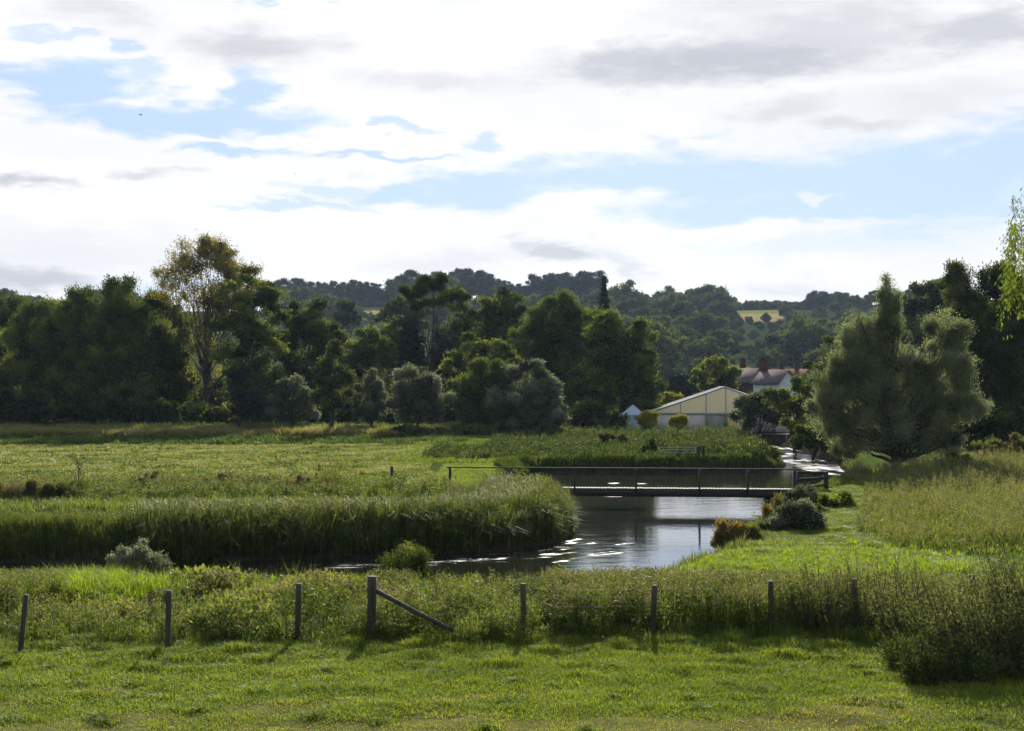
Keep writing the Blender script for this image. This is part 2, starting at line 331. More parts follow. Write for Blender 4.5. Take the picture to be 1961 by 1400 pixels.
def build_ground():
    rad = [0.5, 3, 6, 10, 14, 17]
    r = 19.0
    while r < 30: rad.append(r); r += .16
    while r < 62: rad.append(r); r *= 1.0075
    while r < 150: rad.append(r); r *= 1.009
    while r < 400: rad.append(r); r *= 1.03
    while r < 1000: rad.append(r); r += 16
    while r < 5600: rad.append(r); r *= 1.2
    rad = np.array(rad)
    ang = np.concatenate([np.linspace(-180,-34,40)[:-1], np.linspace(-34,-24,40)[:-1], np.linspace(-24,24,420), np.linspace(24,34,40)[1:], np.linspace(34,180,40)[1:-1]])
    A = np.radians(ang); n, k = len(rad), len(A)
    X = rad[:,None]*np.sin(A)[None]; Y = rad[:,None]*np.cos(A)[None]
    Z = hgt(X.ravel(), Y.ravel()).reshape(X.shape)
    v = np.stack([X,Y,Z], -1).reshape(-1,3)
    i = np.arange(n-1)[:,None]*k; j = np.arange(k)[None]; j2 = (j+1) % k
    q = np.stack([i+j, i+j2, i+k+j2, i+k+j], -1).reshape(-1,4)[:, ::-1]
    mb = MB(); c0 = len(v); t = [[c0, (a+1) % k, a] for a in range(k)]
    mb.add(np.vstack([v, [[0,0,hz(0,0)]]]), q, np.array(t)[:, ::-1])
    m, nt = new_mat('ground_turf'); L = nt.links.new
    at = nd('ShaderNodeAttribute', nt); at.attribute_name = 'cover'
    tc = nd('ShaderNodeTexCoord', nt)
    n1 = nd('ShaderNodeTexNoise', nt); n1.inputs['Scale'].default_value = 2.2; n1.inputs['Detail'].default_value = 8; n1.inputs['Roughness'].default_value = .7; L(tc.outputs['Object'], n1.inputs['Vector'])
    n2 = nd('ShaderNodeTexNoise', nt); n2.inputs['Scale'].default_value = .35; n2.inputs['Detail'].default_value = 4; L(tc.outputs['Object'], n2.inputs['Vector'])
    k1 = mth(nt, 'ADD', mth(nt, 'MULTIPLY', n1.outputs['Fac'], 1.1), mth(nt, 'MULTIPLY', n2.outputs['Fac'], .8))
    vm = nd('ShaderNodeVectorMath', nt, operation='SCALE'); L(at.outputs['Color'], vm.inputs[0]); L(k1, vm.inputs['Scale'])
    pr = nd('ShaderNodeBsdfDiffuse', nt); L(vm.outputs[0], pr.inputs['Color'])
    b = nd('ShaderNodeBump', nt); b.inputs['Strength'].default_value = .8; b.inputs['Distance'].default_value = .08; L(n1.outputs['Fac'], b.inputs['Height']); L(b.outputs[0], pr.inputs['Normal'])
    o = nd('ShaderNodeOutputMaterial', nt); L(pr.outputs[0], o.inputs[0])
    g = mb.build('ground', [m], smooth=True); tag(g, kind='structure')
    cc = cover(X, Y).reshape(-1,3); cc = np.vstack([cc, cc[:1]])
    ca = g.data.attributes.new('cover', 'FLOAT_COLOR', 'POINT')
    ca.data.foreach_set('color', np.hstack([cc, np.ones((len(cc),1))]).astype(np.float32).ravel())
build_ground()

# ------------------------------------------------------------------ water
def build_water():
    xs = np.concatenate([np.linspace(-92, -24, 60)[:-1], np.linspace(-24, 30, 260), np.linspace(30, 60, 30)[1:]]); ys = np.concatenate([np.linspace(36, 75, 330), np.linspace(75.2, 140, 240), np.linspace(141, 225, 60)])
    X, Y = np.meshgrid(xs, ys); n, k = X.shape
    v = np.stack([X, Y, np.full_like(X, WZ)], -1).reshape(-1,3)
    i = np.arange(n-1)[:,None]*k; j = np.arange(k-1)[None]
    q = np.stack([i+j, i+j+1, i+k+j+1, i+k+j], -1).reshape(-1,4)
    s = polysd(X.ravel(), Y.ravel(), RIVER)
    qs = s[q].min(1) < 2.0; q = q[qs]
    px = CX+F*X/Y; py = YH+(H0-WZ)*F/Y
    def sp(cx, cy, rx, ry, rot=0, a=1.0):
        u, w = px-cx, py-cy; c, s_ = math.cos(R(rot)), math.sin(R(rot)); u, w = u*c+w*s_, -u*s_+w*c
        return a*(1-sm(np.sqrt((u/rx)**2+(w/ry)**2), .55, 1.15))
    rf = np.zeros(X.shape)
    wr = np.random.default_rng(3)
    zones = [(1555,892,60,14,10,60),(1520,872,35,8,15,26),(1220,926,70,2,0,3),(1065,1036,40,8,-8,6),(1000,1052,120,5,-6,22),(1120,1063,70,8,-6,8),(880,1070,190,8,-4,46),(690,1077,160,7,-3,36),(560,1082,90,4,0,12),(110,1077,100,4,1,6),(230,1084,60,2,0,3),
             (1180,950,40,2,0,2)]
    for (zx, zy, zw, zh, zr, zn) in zones:
        for _ in range(zn):
            u, w = wr.normal()*zw*.55, wr.normal()*zh*.6; w += u*math.tan(R(zr))
            rf = np.maximum(rf, sp(zx+u, zy+w, wr.uniform(10, 52)*min(1, zw/60), wr.uniform(.9, 2.4)*(1.4 if zx > 1500 else 1), zr+wr.normal()*2, wr.uniform(.55, 1.0)))
    mb = MB(); mb.add(v, q)
    m, nt = new_mat('river_water'); L = nt.links.new
    at = nd('ShaderNodeAttribute', nt); at.attribute_name = 'riffle'
    tc = nd('ShaderNodeTexCoord', nt)
    mp = nd('ShaderNodeMapping', nt); mp.inputs['Scale'].default_value = (.55, 1.0, 1); mp.inputs['Rotation'].default_value = (0,0,R(-8)); L(tc.outputs['Object'], mp.inputs[0])
    n1 = nd('ShaderNodeTexNoise', nt); n1.inputs['Scale'].default_value = 1.3; n1.inputs['Detail'].default_value = 5; n1.inputs['Roughness'].default_value = .55; L(mp.outputs[0], n1.inputs['Vector'])
    n2 = nd('ShaderNodeTexNoise', nt); n2.inputs['Scale'].default_value = 5.0; n2.inputs['Detail'].default_value = 4; L(mp.outputs[0], n2.inputs['Vector'])
    n3 = nd('ShaderNodeTexNoise', nt); n3.inputs['Scale'].default_value = .5; n3.inputs['Detail'].default_value = 3; L(mp.outputs[0], n3.inputs['Vector'])
    mp2 = nd('ShaderNodeMapping', nt); mp2.inputs['Scale'].default_value = (.45, 2.6, 1); mp2.inputs['Rotation'].default_value = (0,0,R(-6)); L(tc.outputs['Object'], mp2.inputs[0])
    n4 = nd('ShaderNodeTexNoise', nt); n4.inputs['Scale'].default_value = 1.0; n4.inputs['Detail'].default_value = 6; n4.inputs['Roughness'].default_value = .7; L(mp2.outputs[0], n4.inputs['Vector'])
    mask = smooth(nt, mth(nt, 'MULTIPLY', at.outputs['Fac'], mth(nt, 'ADD', mth(nt, 'MULTIPLY', mth(nt, 'SUBTRACT', n4.outputs['Fac'], .5), 4.2), .62)), .10, 1.15)
    calm = smooth(nt, n3.outputs['Fac'], .42, .62)
    b1 = nd('ShaderNodeBump', nt); b1.inputs['Distance'].default_value = .05; L(n1.outputs['Fac'], b1.inputs['Height'])
    L(mth(nt, 'ADD', mth(nt, 'ADD', mth(nt, 'MULTIPLY', calm, .12), .11), mth(nt, 'MULTIPLY', mask, .5)), b1.inputs['Strength'])
    b2 = nd('ShaderNodeBump', nt); b2.inputs['Distance'].default_value = .03; L(n2.outputs['Fac'], b2.inputs['Height']); L(mth(nt, 'ADD', .07, mth(nt, 'MULTIPLY', mask, .8)), b2.inputs['Strength']); L(b1.outputs[0], b2.inputs['Normal'])
    pr = nd('ShaderNodeBsdfPrincipled', nt); pr.inputs['Base Color'].default_value = (.012,.014,.008,1); pr.inputs['IOR'].default_value = 1.38; pr.inputs['Specular IOR Level'].default_value = 1.0
    L(mth(nt, 'ADD', .045, mth(nt, 'MULTIPLY', mask, .30)), pr.inputs['Roughness']); L(b2.outputs[0], pr.inputs['Normal'])
    o = nd('ShaderNodeOutputMaterial', nt); L(pr.outputs[0], o.inputs[0])
    w = mb.build('river_water', [m], smooth=True); tag(w, kind='structure')
    a = w.data.attributes.new('riffle', 'FLOAT', 'POINT'); a.data.foreach_set('value', rf.ravel().astype(np.float32))
build_water()

# ------------------------------------------------------------------ foliage primitives
def unit(v): return v/(np.linalg.norm(v, axis=-1, keepdims=True)+1e-9)
def rnd(n): return unit(rng.normal(size=(n,3)))
def leaves(mb, p, d, ln, wd, tint, mi=0):
    """diamond leaves: base p, direction d, length ln, width wd"""
    n = len(p); d = unit(d); side = unit(np.cross(d, rnd(n))); ln = np.broadcast_to(ln, (n,))[:,None]; wd = np.broadcast_to(wd, (n,))[:,None]
    mid = p+d*ln*.45
    v = np.stack([p, mid+side*wd*.5, p+d*ln, mid-side*wd*.5], 1).reshape(-1,3)
    mb.add(v, np.arange(n*4).reshape(-1,4), tq=tint, mi=mi)
def blades(mb, p, h, wd, lean, tint, bend=.45, az=None, mi=0):
    """grass blades: root p, height h, width wd, lean (horizontal reach as share of h)"""
    n = len(p); h = np.broadcast_to(h, (n,)); wd = np.broadcast_to(wd, (n,)); lean = np.broadcast_to(lean, (n,))
    a = rng.uniform(0, 2*math.pi, n) if az is None else az
    dr = np.stack([np.cos(a), np.sin(a), np.zeros(n)], 1); f = a+rng.uniform(1, 2.1, n)
    sd = np.stack([np.cos(f), np.sin(f), np.zeros(n)], 1)*wd[:,None]*.5
    up = np.array([0,0,1.0])
    m = p + dr*(lean*h*.3)[:,None] + up*(h*.6)[:,None]
    tp = p + dr*(lean*h)[:,None] + up*(h*(1-bend*lean*.6))[:,None]
    v = np.stack([p-sd, p+sd, m+sd*.8, m-sd*.8, tp], 1).reshape(-1,3)
    b = np.arange(n)[:,None]*5
    mb.add(v, b+np.array([0,1,2,3]), b+np.array([3,2,4]), tq=tint, tt=tint, mi=mi)
def shoots(mb, st, dr, L_, k, ln, wd, tint, spread=.06, follow=1.0, mi=0, t0=0.0, droop=0.0):
    n = len(st); L_ = np.broadcast_to(L_, (n,)); t = rng.uniform(t0, 1, (n,k))
    p = st[:,None,:] + dr[:,None,:]*(L_[:,None]*t)[:,:,None] + rng.normal(size=(n,k,3))*spread
    if droop: p[...,2] -= droop*(L_[:,None]*t**2)
    d = dr[:,None,:]*follow + rnd(n*k).reshape(n,k,3)
    tt = np.clip(np.broadcast_to(np.asarray(tint)[:,None], (n,k)) + rng.normal(size=(n,k))*.13, 0, 1).ravel()
    s = rng.uniform(.7, 1.25, n*k)
    leaves(mb, p.reshape(-1,3), d.reshape(-1,3), ln*s, wd*s, tt, mi)

KIND = {  # up bias, shoot length share, leaf length factor, leaf width factor, clusters, density, follow
    'broad':  dict(up=.15, sl=.55, lf=1.0, wf=.62, dens=1.0, cr=.20, fol=.35, m='leaf_mid', bark='bark'),
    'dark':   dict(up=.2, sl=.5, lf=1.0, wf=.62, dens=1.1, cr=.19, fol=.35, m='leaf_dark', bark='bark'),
    'willow': dict(inn=.38, up=.66, sl=1.15, lf=1.25, wf=.24, dens=1.15, cr=.25, fol=1.1, m='leaf_willow', bark='bark'),
    'sallow': dict(up=.5, sl=.6, lf=1.0, wf=.34, dens=1.7, cr=.17, fol=.8, m='leaf_sage', bark='bark'),
    'gold':   dict(up=.5, sl=1.2, lf=.9, wf=.5, dens=.75, cr=.34, fol=.4, m='leaf_gold', bark='palebark'),
    'spire':  dict(up=.25, sl=.3, lf=.8, wf=.4, dens=2.2, cr=.3, fol=.6, inn=.5, m='leaf_pine', bark='bark'),
    'pine':   dict(up=.1, sl=.4, lf=1.0, wf=.4, dens=1.3, cr=.24, fol=.5, m='leaf_pine', bark='bark'),
}
def ellipsoids(mb, lobes, kd, d, dens=1.0, size=1.0, tint=None, clumps=None, mi=0):
    """lobes: world (cx,cy,cz,rx,ry,rz,[density])"""
    ll = (.10+.0012*d)*kd['lf']*size
    for lb in lobes:
        c = np.array(lb[:3]); r = np.array(lb[3:6]); dn = lb[6] if len(lb) > 6 else 1.0
        area = 4*math.pi*((r[0]*r[1])**1.6/3+(r[0]*r[2])**1.6/3+(r[1]*r[2])**1.6/3)**(1/1.6)
        k = 6; ntot = area*3.3*kd['dens']*dens*dn/(ll*ll*kd['wf']*.5); nsh = max(30, int(ntot/k))
        ncl = clumps or int(np.clip(area/ (2.0+.009*d)**2*3.0, 9, 120))
        u = rnd(ncl); cc = u*(rng.uniform(.55, 1.03, (ncl,1)))*r; crr = kd['cr']*r.mean()*rng.uniform(.6, 1.25, ncl)
        ct = np.clip(rng.normal((.45 if tint is None else tint), .30, ncl), 0, 1)
        ci = rng.integers(0, ncl, nsh)
        pos = cc[ci] + rng.normal(size=(nsh,3))*(crr[ci]*.62)[:,None]*np.array([1.15,1.15,.75])
        inn = rng.random(nsh) < kd.get('inn', .12)
        pos[inn] = rnd(inn.sum())*(rng.uniform(.1, .9, (inn.sum(),1)))*r
        out = unit(pos/r); dr = unit(out*(1-kd['up']) + np.array([0,0,1.0])*kd['up'] + rnd(nsh)*.35)
        slen = kd['sl']*(.5+.10*r.mean())*rng.uniform(.6, 1.3, nsh)
        st = c+pos-dr*slen[:,None]*.45
        shoots(mb, st, dr, slen, k, ll, ll*kd['wf'], ct[ci], ll*.35, kd['fol'], mi)
def limbs(mb, base, top, r0, targets, k=6, mi=0, lean=None):
    """trunk with limbs rising to the target points"""
    base = np.array(base, float); top = np.array(top, float); n = 9
    t = np.linspace(0, 1, n)[:,None]; wob = rng.normal(size=(n,3))*np.array([.12,.12,0])*np.linalg.norm(top-base)*.06; wob[0] = 0
    tr = base*(1-t)+top*t+wob; mb.tube(tr, r0*(1-.82*t[:,0])*(1+.35*np.exp(-t[:,0]*14)), 8, mi)
    for g in targets:
        g = np.array(g, float); f = np.clip((g[2]-base[2])/(top[2]-base[2]+1e-6)*rng.uniform(.25, .6), .08, .85)
        s = base+(top-base)*f; m_ = s*.45+g*.55; m_[2] -= .06*np.linalg.norm(g-s)
        tt = np.linspace(0, 1, 6)[:,None]; p = (1-tt)**2*s+2*tt*(1-tt)*m_+tt**2*g; p[1:] += rng.normal(size=(5,3))*.03*np.linalg.norm(g-s)
        mb.tube(p, r0*(.42*(1-f)+.08)*(1-.85*tt[:,0]), 5, mi)

def tree(name, label, cat, px, d, lobes, kind='broad', base=None, trunk=None, dens=1.0, size=1.0, tint=None, group=None, nl=14, r0=None, mat=None, bark=None, thick=.9, topf=.86, crown='crown', inn=None):
    """lobes given as (px, py, rx, ry[, density[, depth offset in m]]) at distance d"""
    kd = dict(KIND[kind]); bx = gx(px, d); bz = hz(bx, d) if base is None else base
    if inn is not None: kd['inn'] = inn; kd['cr'] = .21
    e = empty(name, (bx, d, bz), label, cat, group)
    wl = []
    for l in lobes:
        rx, rz = l[2]/F*d, l[3]/F*d; ry = (rx*.7+rz*.3)*thick
        wl.append((gx(l[0], d), d+(l[5] if len(l) > 5 else rng.uniform(-.25,.25)*rx), gz(l[1], d), rx, ry, rz, l[4] if len(l) > 4 else 1.0))
    wl = [w for w in wl]
    mb = MB(); ellipsoids(mb, wl, kd, d, dens, size, tint)
    mb.v = [np.concatenate([v[:, :2], np.maximum(v[:, 2:], bz+.02)], 1) for v in mb.v]
    mb.build(crown, [mat or kd['m']], e, e.location[:])
    tz = max(w[2]+w[5]*.5 for w in wl); tc_ = max(wl, key=lambda w: w[2]+w[5])
    tb = MB(); rr = r0 or .018*(tz-bz)+.08
    tg = []
    for w in wl:
        for _ in range(max(3, nl//len(wl))):
            u = rnd(1)[0]; u[2] = abs(u[2])*.8; tg.append(np.array(w[:3])+u*np.array(w[3:6])*rng.uniform(.5,.85))
    limbs(tb, (bx, d, bz-.15), (bx*.6+tc_[0]*.4, d*.6+tc_[1]*.4, bz+(tz-bz)*topf), rr, tg)
    tb.build('trunk', [bark or kd['bark']], e, e.location[:], smooth=True)
    return e

# ------------------------------------------------------------------ built things
def house(px, d, zr, w, l, ze, rot, wall, roof, label, chims, wins=(), z0=None):
    """gabled house: ridge height zr, gable width w, length l along the ridge, eaves ze; local +x along the ridge"""
    x0 = gx(px, d); g = hz(x0, d) if z0 is None else z0
    e = empty('house', (x0, d, g), label, 'house'); e.rotation_euler = (0,0,rot)
    H, E = zr-g, ze-g
    mb = MB(); x = l/2; y = w/2
    v = [[-x,-y,0],[x,-y,0],[x,y,0],[-x,y,0],[-x,-y,E],[x,-y,E],[x,y,E],[-x,y,E],[-x,0,H-.08],[x,0,H-.08]]
    mb.add(v, [[0,1,5,4],[2,3,7,6],[1,2,6,5],[3,0,4,7]], [[5,6,9],[7,4,8]]); mb.build('wall', [wall], e)
    rb = MB(); ox = .25; oy = .35; sl = (H-E)/y
    for s in (-1, 1):
        a = np.array([[-x-ox, s*(y+oy), E-sl*oy],[x+ox, s*(y+oy), E-sl*oy],[x+ox,0,H],[-x-ox,0,H]]); b = a+np.array([0,0,.16])
        vv = np.vstack([a,b]); rb.add(vv, [[0,1,2,3],[4,7,6,5],[0,4,5,1],[1,5,6,2],[2,6,7,3],[3,7,4,0]])
    ro = rb.build('roof', [roof], e)
    for cx_, cw, chh in chims:
        c = MB(); c.box((cx_, 0, H+chh/2-.4), (cw, .6, chh+.8)); c.box((cx_, 0, H+chh+.03), (cw+.12, .72, .12))
        for k in (-.2, .2): c.tube([[cx_+k*cw, 0, H+chh+.08],[cx_+k*cw, 0, H+chh+.42]], .1, 8)
        co = c.build('chimney', ['brick'], ro)
    for (wx, wz, side) in wins:
        f = MB(); f.box((wx, side*(y+.03), wz), (.95, .08, 1.1)); fo = f.build('window', ['whitepaint'], e)
        p = MB(); p.box((wx, side*(y+.075), wz), (.8, .02, .95)); p.build('pane', ['glass'], fo)
    return e
house(1405, 238, gz(704,238), 7.0, 5.2, gz(737,238), R(-18), 'brick', 'tile', 'dark brick house with plain brown tiled roof, beside the tall tree behind the marquee', [(1.6,.9,1.3)])
house(1437, 226, gz(707,226), 5.6, 4.6, gz(731,226), R(-38), 'brick', 'slate', 'house with pale worn roof slope and dark brick gable, left of the tall red chimney', [(2.2,.8,1.5)])
house(1484, 216, gz(710,216), 5.2, 4.4, gz(733,216), R(-42), 'whitewall', 'slate', 'small house with white rendered gable under a grey roof', [(-2.0,1.1,1.5)], [(0,2.2,-1)])
house(1512, 262, gz(708,262), 6.0, 7.0, gz(722,262), R(12), 'cream', 'tile', 'far house with two low red chimneys behind the white gabled house', [(-1.6,.8,.9),(1.4,.8,1.1)])
# the tall red chimney stack seen between the two roofs belongs to the white-gabled house; a lean-to wall in front
def marquee():
    d = 150; x0 = gx(1387, d); g = 0.0
    e = empty('marquee', (x0, d, g), 'large white clearspan marquee with cream gable beside the yellow topiary', 'marquee'); e.rotation_euler = (0,0,R(-7))
    hw, zr, ze, ln = 8.0, 4.75, 2.0, 20.0
    rb = MB()
    for s in (-1, 1):
        n = 9
        for i in range(4):   # bays sag slightly between the frames
            y0, y1 = -.35+i*ln/4, -.35+(i+1)*ln/4
            for a in range(6):
                t0, t1 = a/6, (a+1)/6
                pts = []
                for yy in (y0, y1):
                    for t in (t0, t1):
                        pts.append([s*hw*(1-t)*1.03, yy, ze+(zr-ze)*t+.05])
                ym = (y0+y1)/2
                for t in (t0, t1): pts.append([s*hw*(1-t)*1.03, ym, ze+(zr-ze)*t-.02])
                p = np.array(pts); q = [[0,1,5,4],[4,5,3,2]]
                rb.add(p, q); rb.add(p+np.array([0,0,.03]), [z[::-1] for z in q])
    rb.build('roof', ['canvas'], e)
    fb = MB()
    for s in (-1, 1):
        L_ = math.hypot(hw, zr-ze); an = math.atan2(zr-ze, hw)
        v = []
        for dx, dz in ((-hw*s*1.03, ze-.12), (0, zr-.02)):
            for yy in (-.42, -.30):
                for hh in (-.09, .09): v.append([dx, yy, dz+hh])
        fb.add(v, [[0,1,5,4],[2,6,7,3],[1,3,7,5],[0,4,6,2],[0,2,3,1],[4,5,7,6]])
    for xx, zt in ((-hw, ze), (-4.6, ze+(zr-ze)*(1-4.6/hw)), (-1.9, ze+(zr-ze)*(1-1.9/hw)), (.15, zr-.1), (2.6, ze+(zr-ze)*(1-2.6/hw)), (5.2, ze+(zr-ze)*(1-5.2/hw)), (hw, ze)):
        fb.box((xx, -.28, zt/2), (.11, .12, zt))
    fb.box((0, -.26, ze-.06), (2*hw, .10, .2))
    fb.build('frame', ['alu'], e)
    gb = MB(); gb.add([[-hw,-.15,ze],[hw,-.15,ze],[0,-.15,zr]], t=[[0,1,2]]); gb.build('gable_wall', ['creamcanvas'], e)
    for a, b, m in ((-8,-4.7,'canvas'),(-4.5,-2,'canvas'),(-1.75,.05,'pvc'),(.3,2.5,'creamcanvas'),(2.7,5.1,'pvc'),(5.3,8,'canvas')):
        w = MB(); w.box(((a+b)/2, -.16, (ze-.2)/2), (b-a-.06, .04, ze-.25)); w.build('wall_panel', [m], e)
    for k in (-4.1,-3.4,-2.7): 
        w = MB(); w.box((k, -.21, .95), (.12, .05, 1.75)); w.build('door_post', ['whitepaint'], e)
    for s in (-1,1): bw = MB(); bw.box((s*hw, ln/2-.3, ze/2), (.04, ln, ze)); bw.build('side_wall', ['pvc'], e)
marquee()
def small_tent():
    d = 148; x0 = gx(1212, d)
    e = empty('small_tent', (x0, d, 0), 'small pale blue pointed tent left of the big marquee', 'tent')
    h, a, zt = 1.9, 1.05, 2.95
    r = MB(); c = [[-a-.1,-a-.1,h],[a+.1,-a-.1,h],[a+.1,a+.1,h],[-a-.1,a+.1,h],[0,0,zt]]
    r.add(c, t=[[0,1,4],[1,2,4],[2,3,4],[3,0,4]]); 
    cc = np.array(c[:4]); r.add(np.vstack([cc, cc-np.array([0,0,.22])]), [[0,4,5,1],[1,5,6,2],[2,6,7,3],[3,7,4,0]]); r.build('roof', ['paleblue'], e)
    w = MB()
    for p, s in (((0,-a,h/2),(2*a,.03,h)),((0,a,h/2),(2*a,.03,h)),((-a,0,h/2),(.03,2*a-.08,h)),((a,0,h/2),(.03,2*a-.08,h))): w.box(p, s)
    w.build('side_wall', ['paleblue'], e)
small_tent()

def post_mb(mb, x, y, z0, z1, r=.055, lean=(0,0), k=8):
    t = np.linspace(0, 1, 6)[:,None]; a = np.array([[x, y, z0-.3]]); b = np.array([[x+lean[0], y+lean[1], z1]])
    p = a*(1-t)+b*t; mb.tube(p, r*(1+rng.normal(size=6)*.04), k)
def front_fence():
    e = empty('wire_fence', (0, 28.2, 0), 'rough stock fence of round weathered posts and wire across the near grass', 'fence')
    loc = e.location[:]
    P = [(52,1138,26.9,.05,(.14,0)),(325,1130,27.4,.055,(.03,0)),(573,1117,28.2,.06,(.02,0)),(713,1103,28.4,.095,(.01,0)),(1002,1117,28.5,.06,(.0,0)),(1253,1120,28.6,.055,(.05,0)),(1475,1112,28.9,.055,(.0,0)),(1635,1108,29.1,.055,(.0,0)),(1860,1100,29.2,.055,(0,0)),(-190,1130,26.3,.055,(0,0))]
    tops = []
    for px, py, d, r, ln in P:
        x = gx(px, d); zt = gz(py, d); g = hz(x, d); mb = MB(); post_mb(mb, x-ln[0], d, g, zt, r, (ln[0], ln[1]), 10); mb.build('post', ['wood'], e, loc, smooth=False); tops.append((x, d, g, zt))
    x, d, g, zt = tops[3]; mb = MB(); a = (x+.07, d, gz(1130, d)); b = (gx(868, d-.2), d-.25, .22)
    mb.tube(np.array([a, np.array(a)*.5+np.array(b)*.5+np.array([0,0,-.01]), b]), [.05,.048,.045], 8); mb.build('strut', ['wood'], e, loc)
    tops.sort()
    wb = MB()
    for f in (.25, .45, .62, .8, .93):
        for (x0,y0,g0,z0), (x1,y1,g1,z1) in zip(tops[:-1], tops[1:]):
            t = np.linspace(0, 1, 7)[:,None]; a = np.array([[x0, y0-.07, g0+(z0-g0)*f]]); b = np.array([[x1, y1-.07, g1+(z1-g1)*f]]); p = a*(1-t)+b*t; p[:,2] -= .02*np.sin(t[:,0]*math.pi)
            wb.tube(p, .0012 if f < .9 else .0018, 4, cap=False)
    for (x0,y0,g0,z0), (x1,y1,g1,z1) in zip(tops[:-1], tops[1:]):
        n = int((x1-x0)/.3)
        for k in range(1, n):
            t = k/n; x = x0+(x1-x0)*t; y = y0+(y1-y0)*t-.07; g = g0+(g1-g0)*t; h = (z0-g0)*(1-t)+(z1-g1)*t
            wb.tube([[x,y,g+h*.25],[x,y,g+h*.8]], .0013, 3, cap=False)
    wb.build('wire_netting', ['wire'], e, loc)
front_fence()

def footbridge():
    e = empty('footbridge', (gx(1200,68.5), 68.5, 0), 'low dark timber footbridge with a single handrail over the pool', 'bridge'); loc = e.location[:]
    def lerp(px): t = (px-862)/(1525-862); d = 69.8-1.6*t; return gx(px, d), d
    xa, ya = lerp(868); xb, yb = lerp(1535); an = math.atan2(yb-ya, xb-xa); Lx = math.hypot(xb-xa, yb-ya); cx_, cy_ = (xa+xb)/2, (ya+yb)/2
    mb = MB()
    nb = int(Lx/.16)
    for i in range(nb):
        t = (i+.5)/nb; mb.box((xa+(xb-xa)*t, ya+(yb-ya)*t+.35, -.0+rng.normal()*.003), (.145, 1.1, .045), an)
    mb.build('deck', ['darkwood'], e, loc)
    b = MB()
    for oy in (-.12, .82): b.box((cx_-math.sin(an)*oy, cy_+oy, -.19), (Lx, .14, .32), an)
    b.build('beam', ['darkwood'], e, loc)
    hand = [(862, 893)] + [(980, 895), (1100, 896.5), (1217, 898), (1338, 899.5), (1430, 901), (1525, 902)]
    tops = []
    for i, (px, py) in enumerate(hand):
        x, y = lerp(px); zt = gz(py, y); z0 = -.25 if 0 < i < 6 else -.1
        p = MB(); w = .13 if i in (0,) else .09; p.box((x, y-.22 if i else y-.02, (zt+z0)/2), (w, w, zt-z0)); p.build('post', ['darkwood'], e, loc); tops.append((x, y-.22, zt))
    r = MB()
    x0, y0, z0 = tops[0]; x1, y1, z1 = tops[-1]; r.box(((x0+x1)/2, (y0+y1)/2, (z0+z1)/2+.03), (math.hypot(x1-x0, y1-y0)+.3, .1, .06), math.atan2(y1-y0, x1-x0)); r.build('handrail', ['darkwood'], e, loc)
    for px in (1060, 1470):
        x, y = lerp(px); p = MB(); p.box((x, y+.35, -1.25), (.16, .9, 1.9)); p.build('pier', ['darkwood'], e, loc)
    a = MB(); x, y = lerp(882); a.box((x, y+.1, -.16), (1.35, 1.6, .34)); a.box((x-.1, y-.75, -.12), (1.1, .12, .22)); a.build('abutment', ['concrete'], e, loc)
    a = MB(); x, y = lerp(1545); a.box((x, y+.3, -.5), (1.2, 1.4, .9)); a.build('abutment', ['concrete'], e, loc)
footbridge()
def rail_fence(name, label, cat, pts, rails, w=.12, rw=.05, rh=.1, mat='darkwood', mat2=None, group=None):
    """pts: (px, py_top, d); rails: heights as share of the post height"""
    x0, d0 = gx(pts[0][0], pts[0][2]), pts[0][2]; e = empty(name, (x0, d0, hz(x0, d0)), label, cat, group); loc = e.location[:]; P = []
    for px, py, d in pts:
        x = gx(px, d); g = hz(x, d); zt = gz(py, d); m = MB(); m.box((x, d, (zt+g-.3)/2), (w, w, zt-g+.3)); m.build('post', [mat], e, loc); P.append((x, d, g, zt))
    for f in rails:
        for a, b in zip(P[:-1], P[1:]):
            m = MB(); h1 = a[2]+(a[3]-a[2])*f; h2 = b[2]+(b[3]-b[2])*f
            A = np.array([a[0], a[1]-w/2-rw/2-.003, h1]); B = np.array([b[0], b[1]-w/2-rw/2-.003, h2]); v = []
            for q in (A, B):
                for dy in (-rw/2, rw/2):
                    for dz in (-rh/2, rh/2): v.append(q+np.array([0,dy,dz]))
            m.add(v, [[0,1,3,2],[4,6,7,5],[0,4,5,1],[2,3,7,6],[0,2,6,4],[1,5,7,3]]); m.build('rail', [mat2 or mat], e, loc)
    return e
rail_fence('rail_fence', 'short dark post and rail fence at the right end of the footbridge', 'fence', [(1522,900,68.6),(1581,903,67.6)], (.35,.68,.93), .2, .06, .13)
rail_fence('rail_fence', 'long thin pale handrail across the far end of the river', 'fence', [(1188,819,141),(1245,819,141),(1310,820,141),(1375,820,141),(1440,821,141),(1506,821,141)], (.97,), .07, .05, .07, 'alu')
rail_fence('rail_fence', 'low timber rail on posts beside the big round sallow', 'fence', [(1090,818,132),(1120,817,132),(1146,817,131)], (.9,.5), .12, .05, .08, 'wood')
def far_bridge():
    d = 143; xa, xb = gx(1378, d), gx(1512, d); e = empty('footbridge', ((xa+xb)/2, d, 0), 'dark low plank bridge in shade beyond the river bend', 'bridge')
    m = MB(); m.box((0, 0, -.02), (xb-xa, 1.6, .16)); m.build('deck', ['darkwood'], e); 
    for k in (-2.2, 0, 2.2):
        m = MB(); m.box((k, 0, -.8), (.3, 1.4, 1.38)); m.build('pier', ['darkwood'], e)
far_bridge()
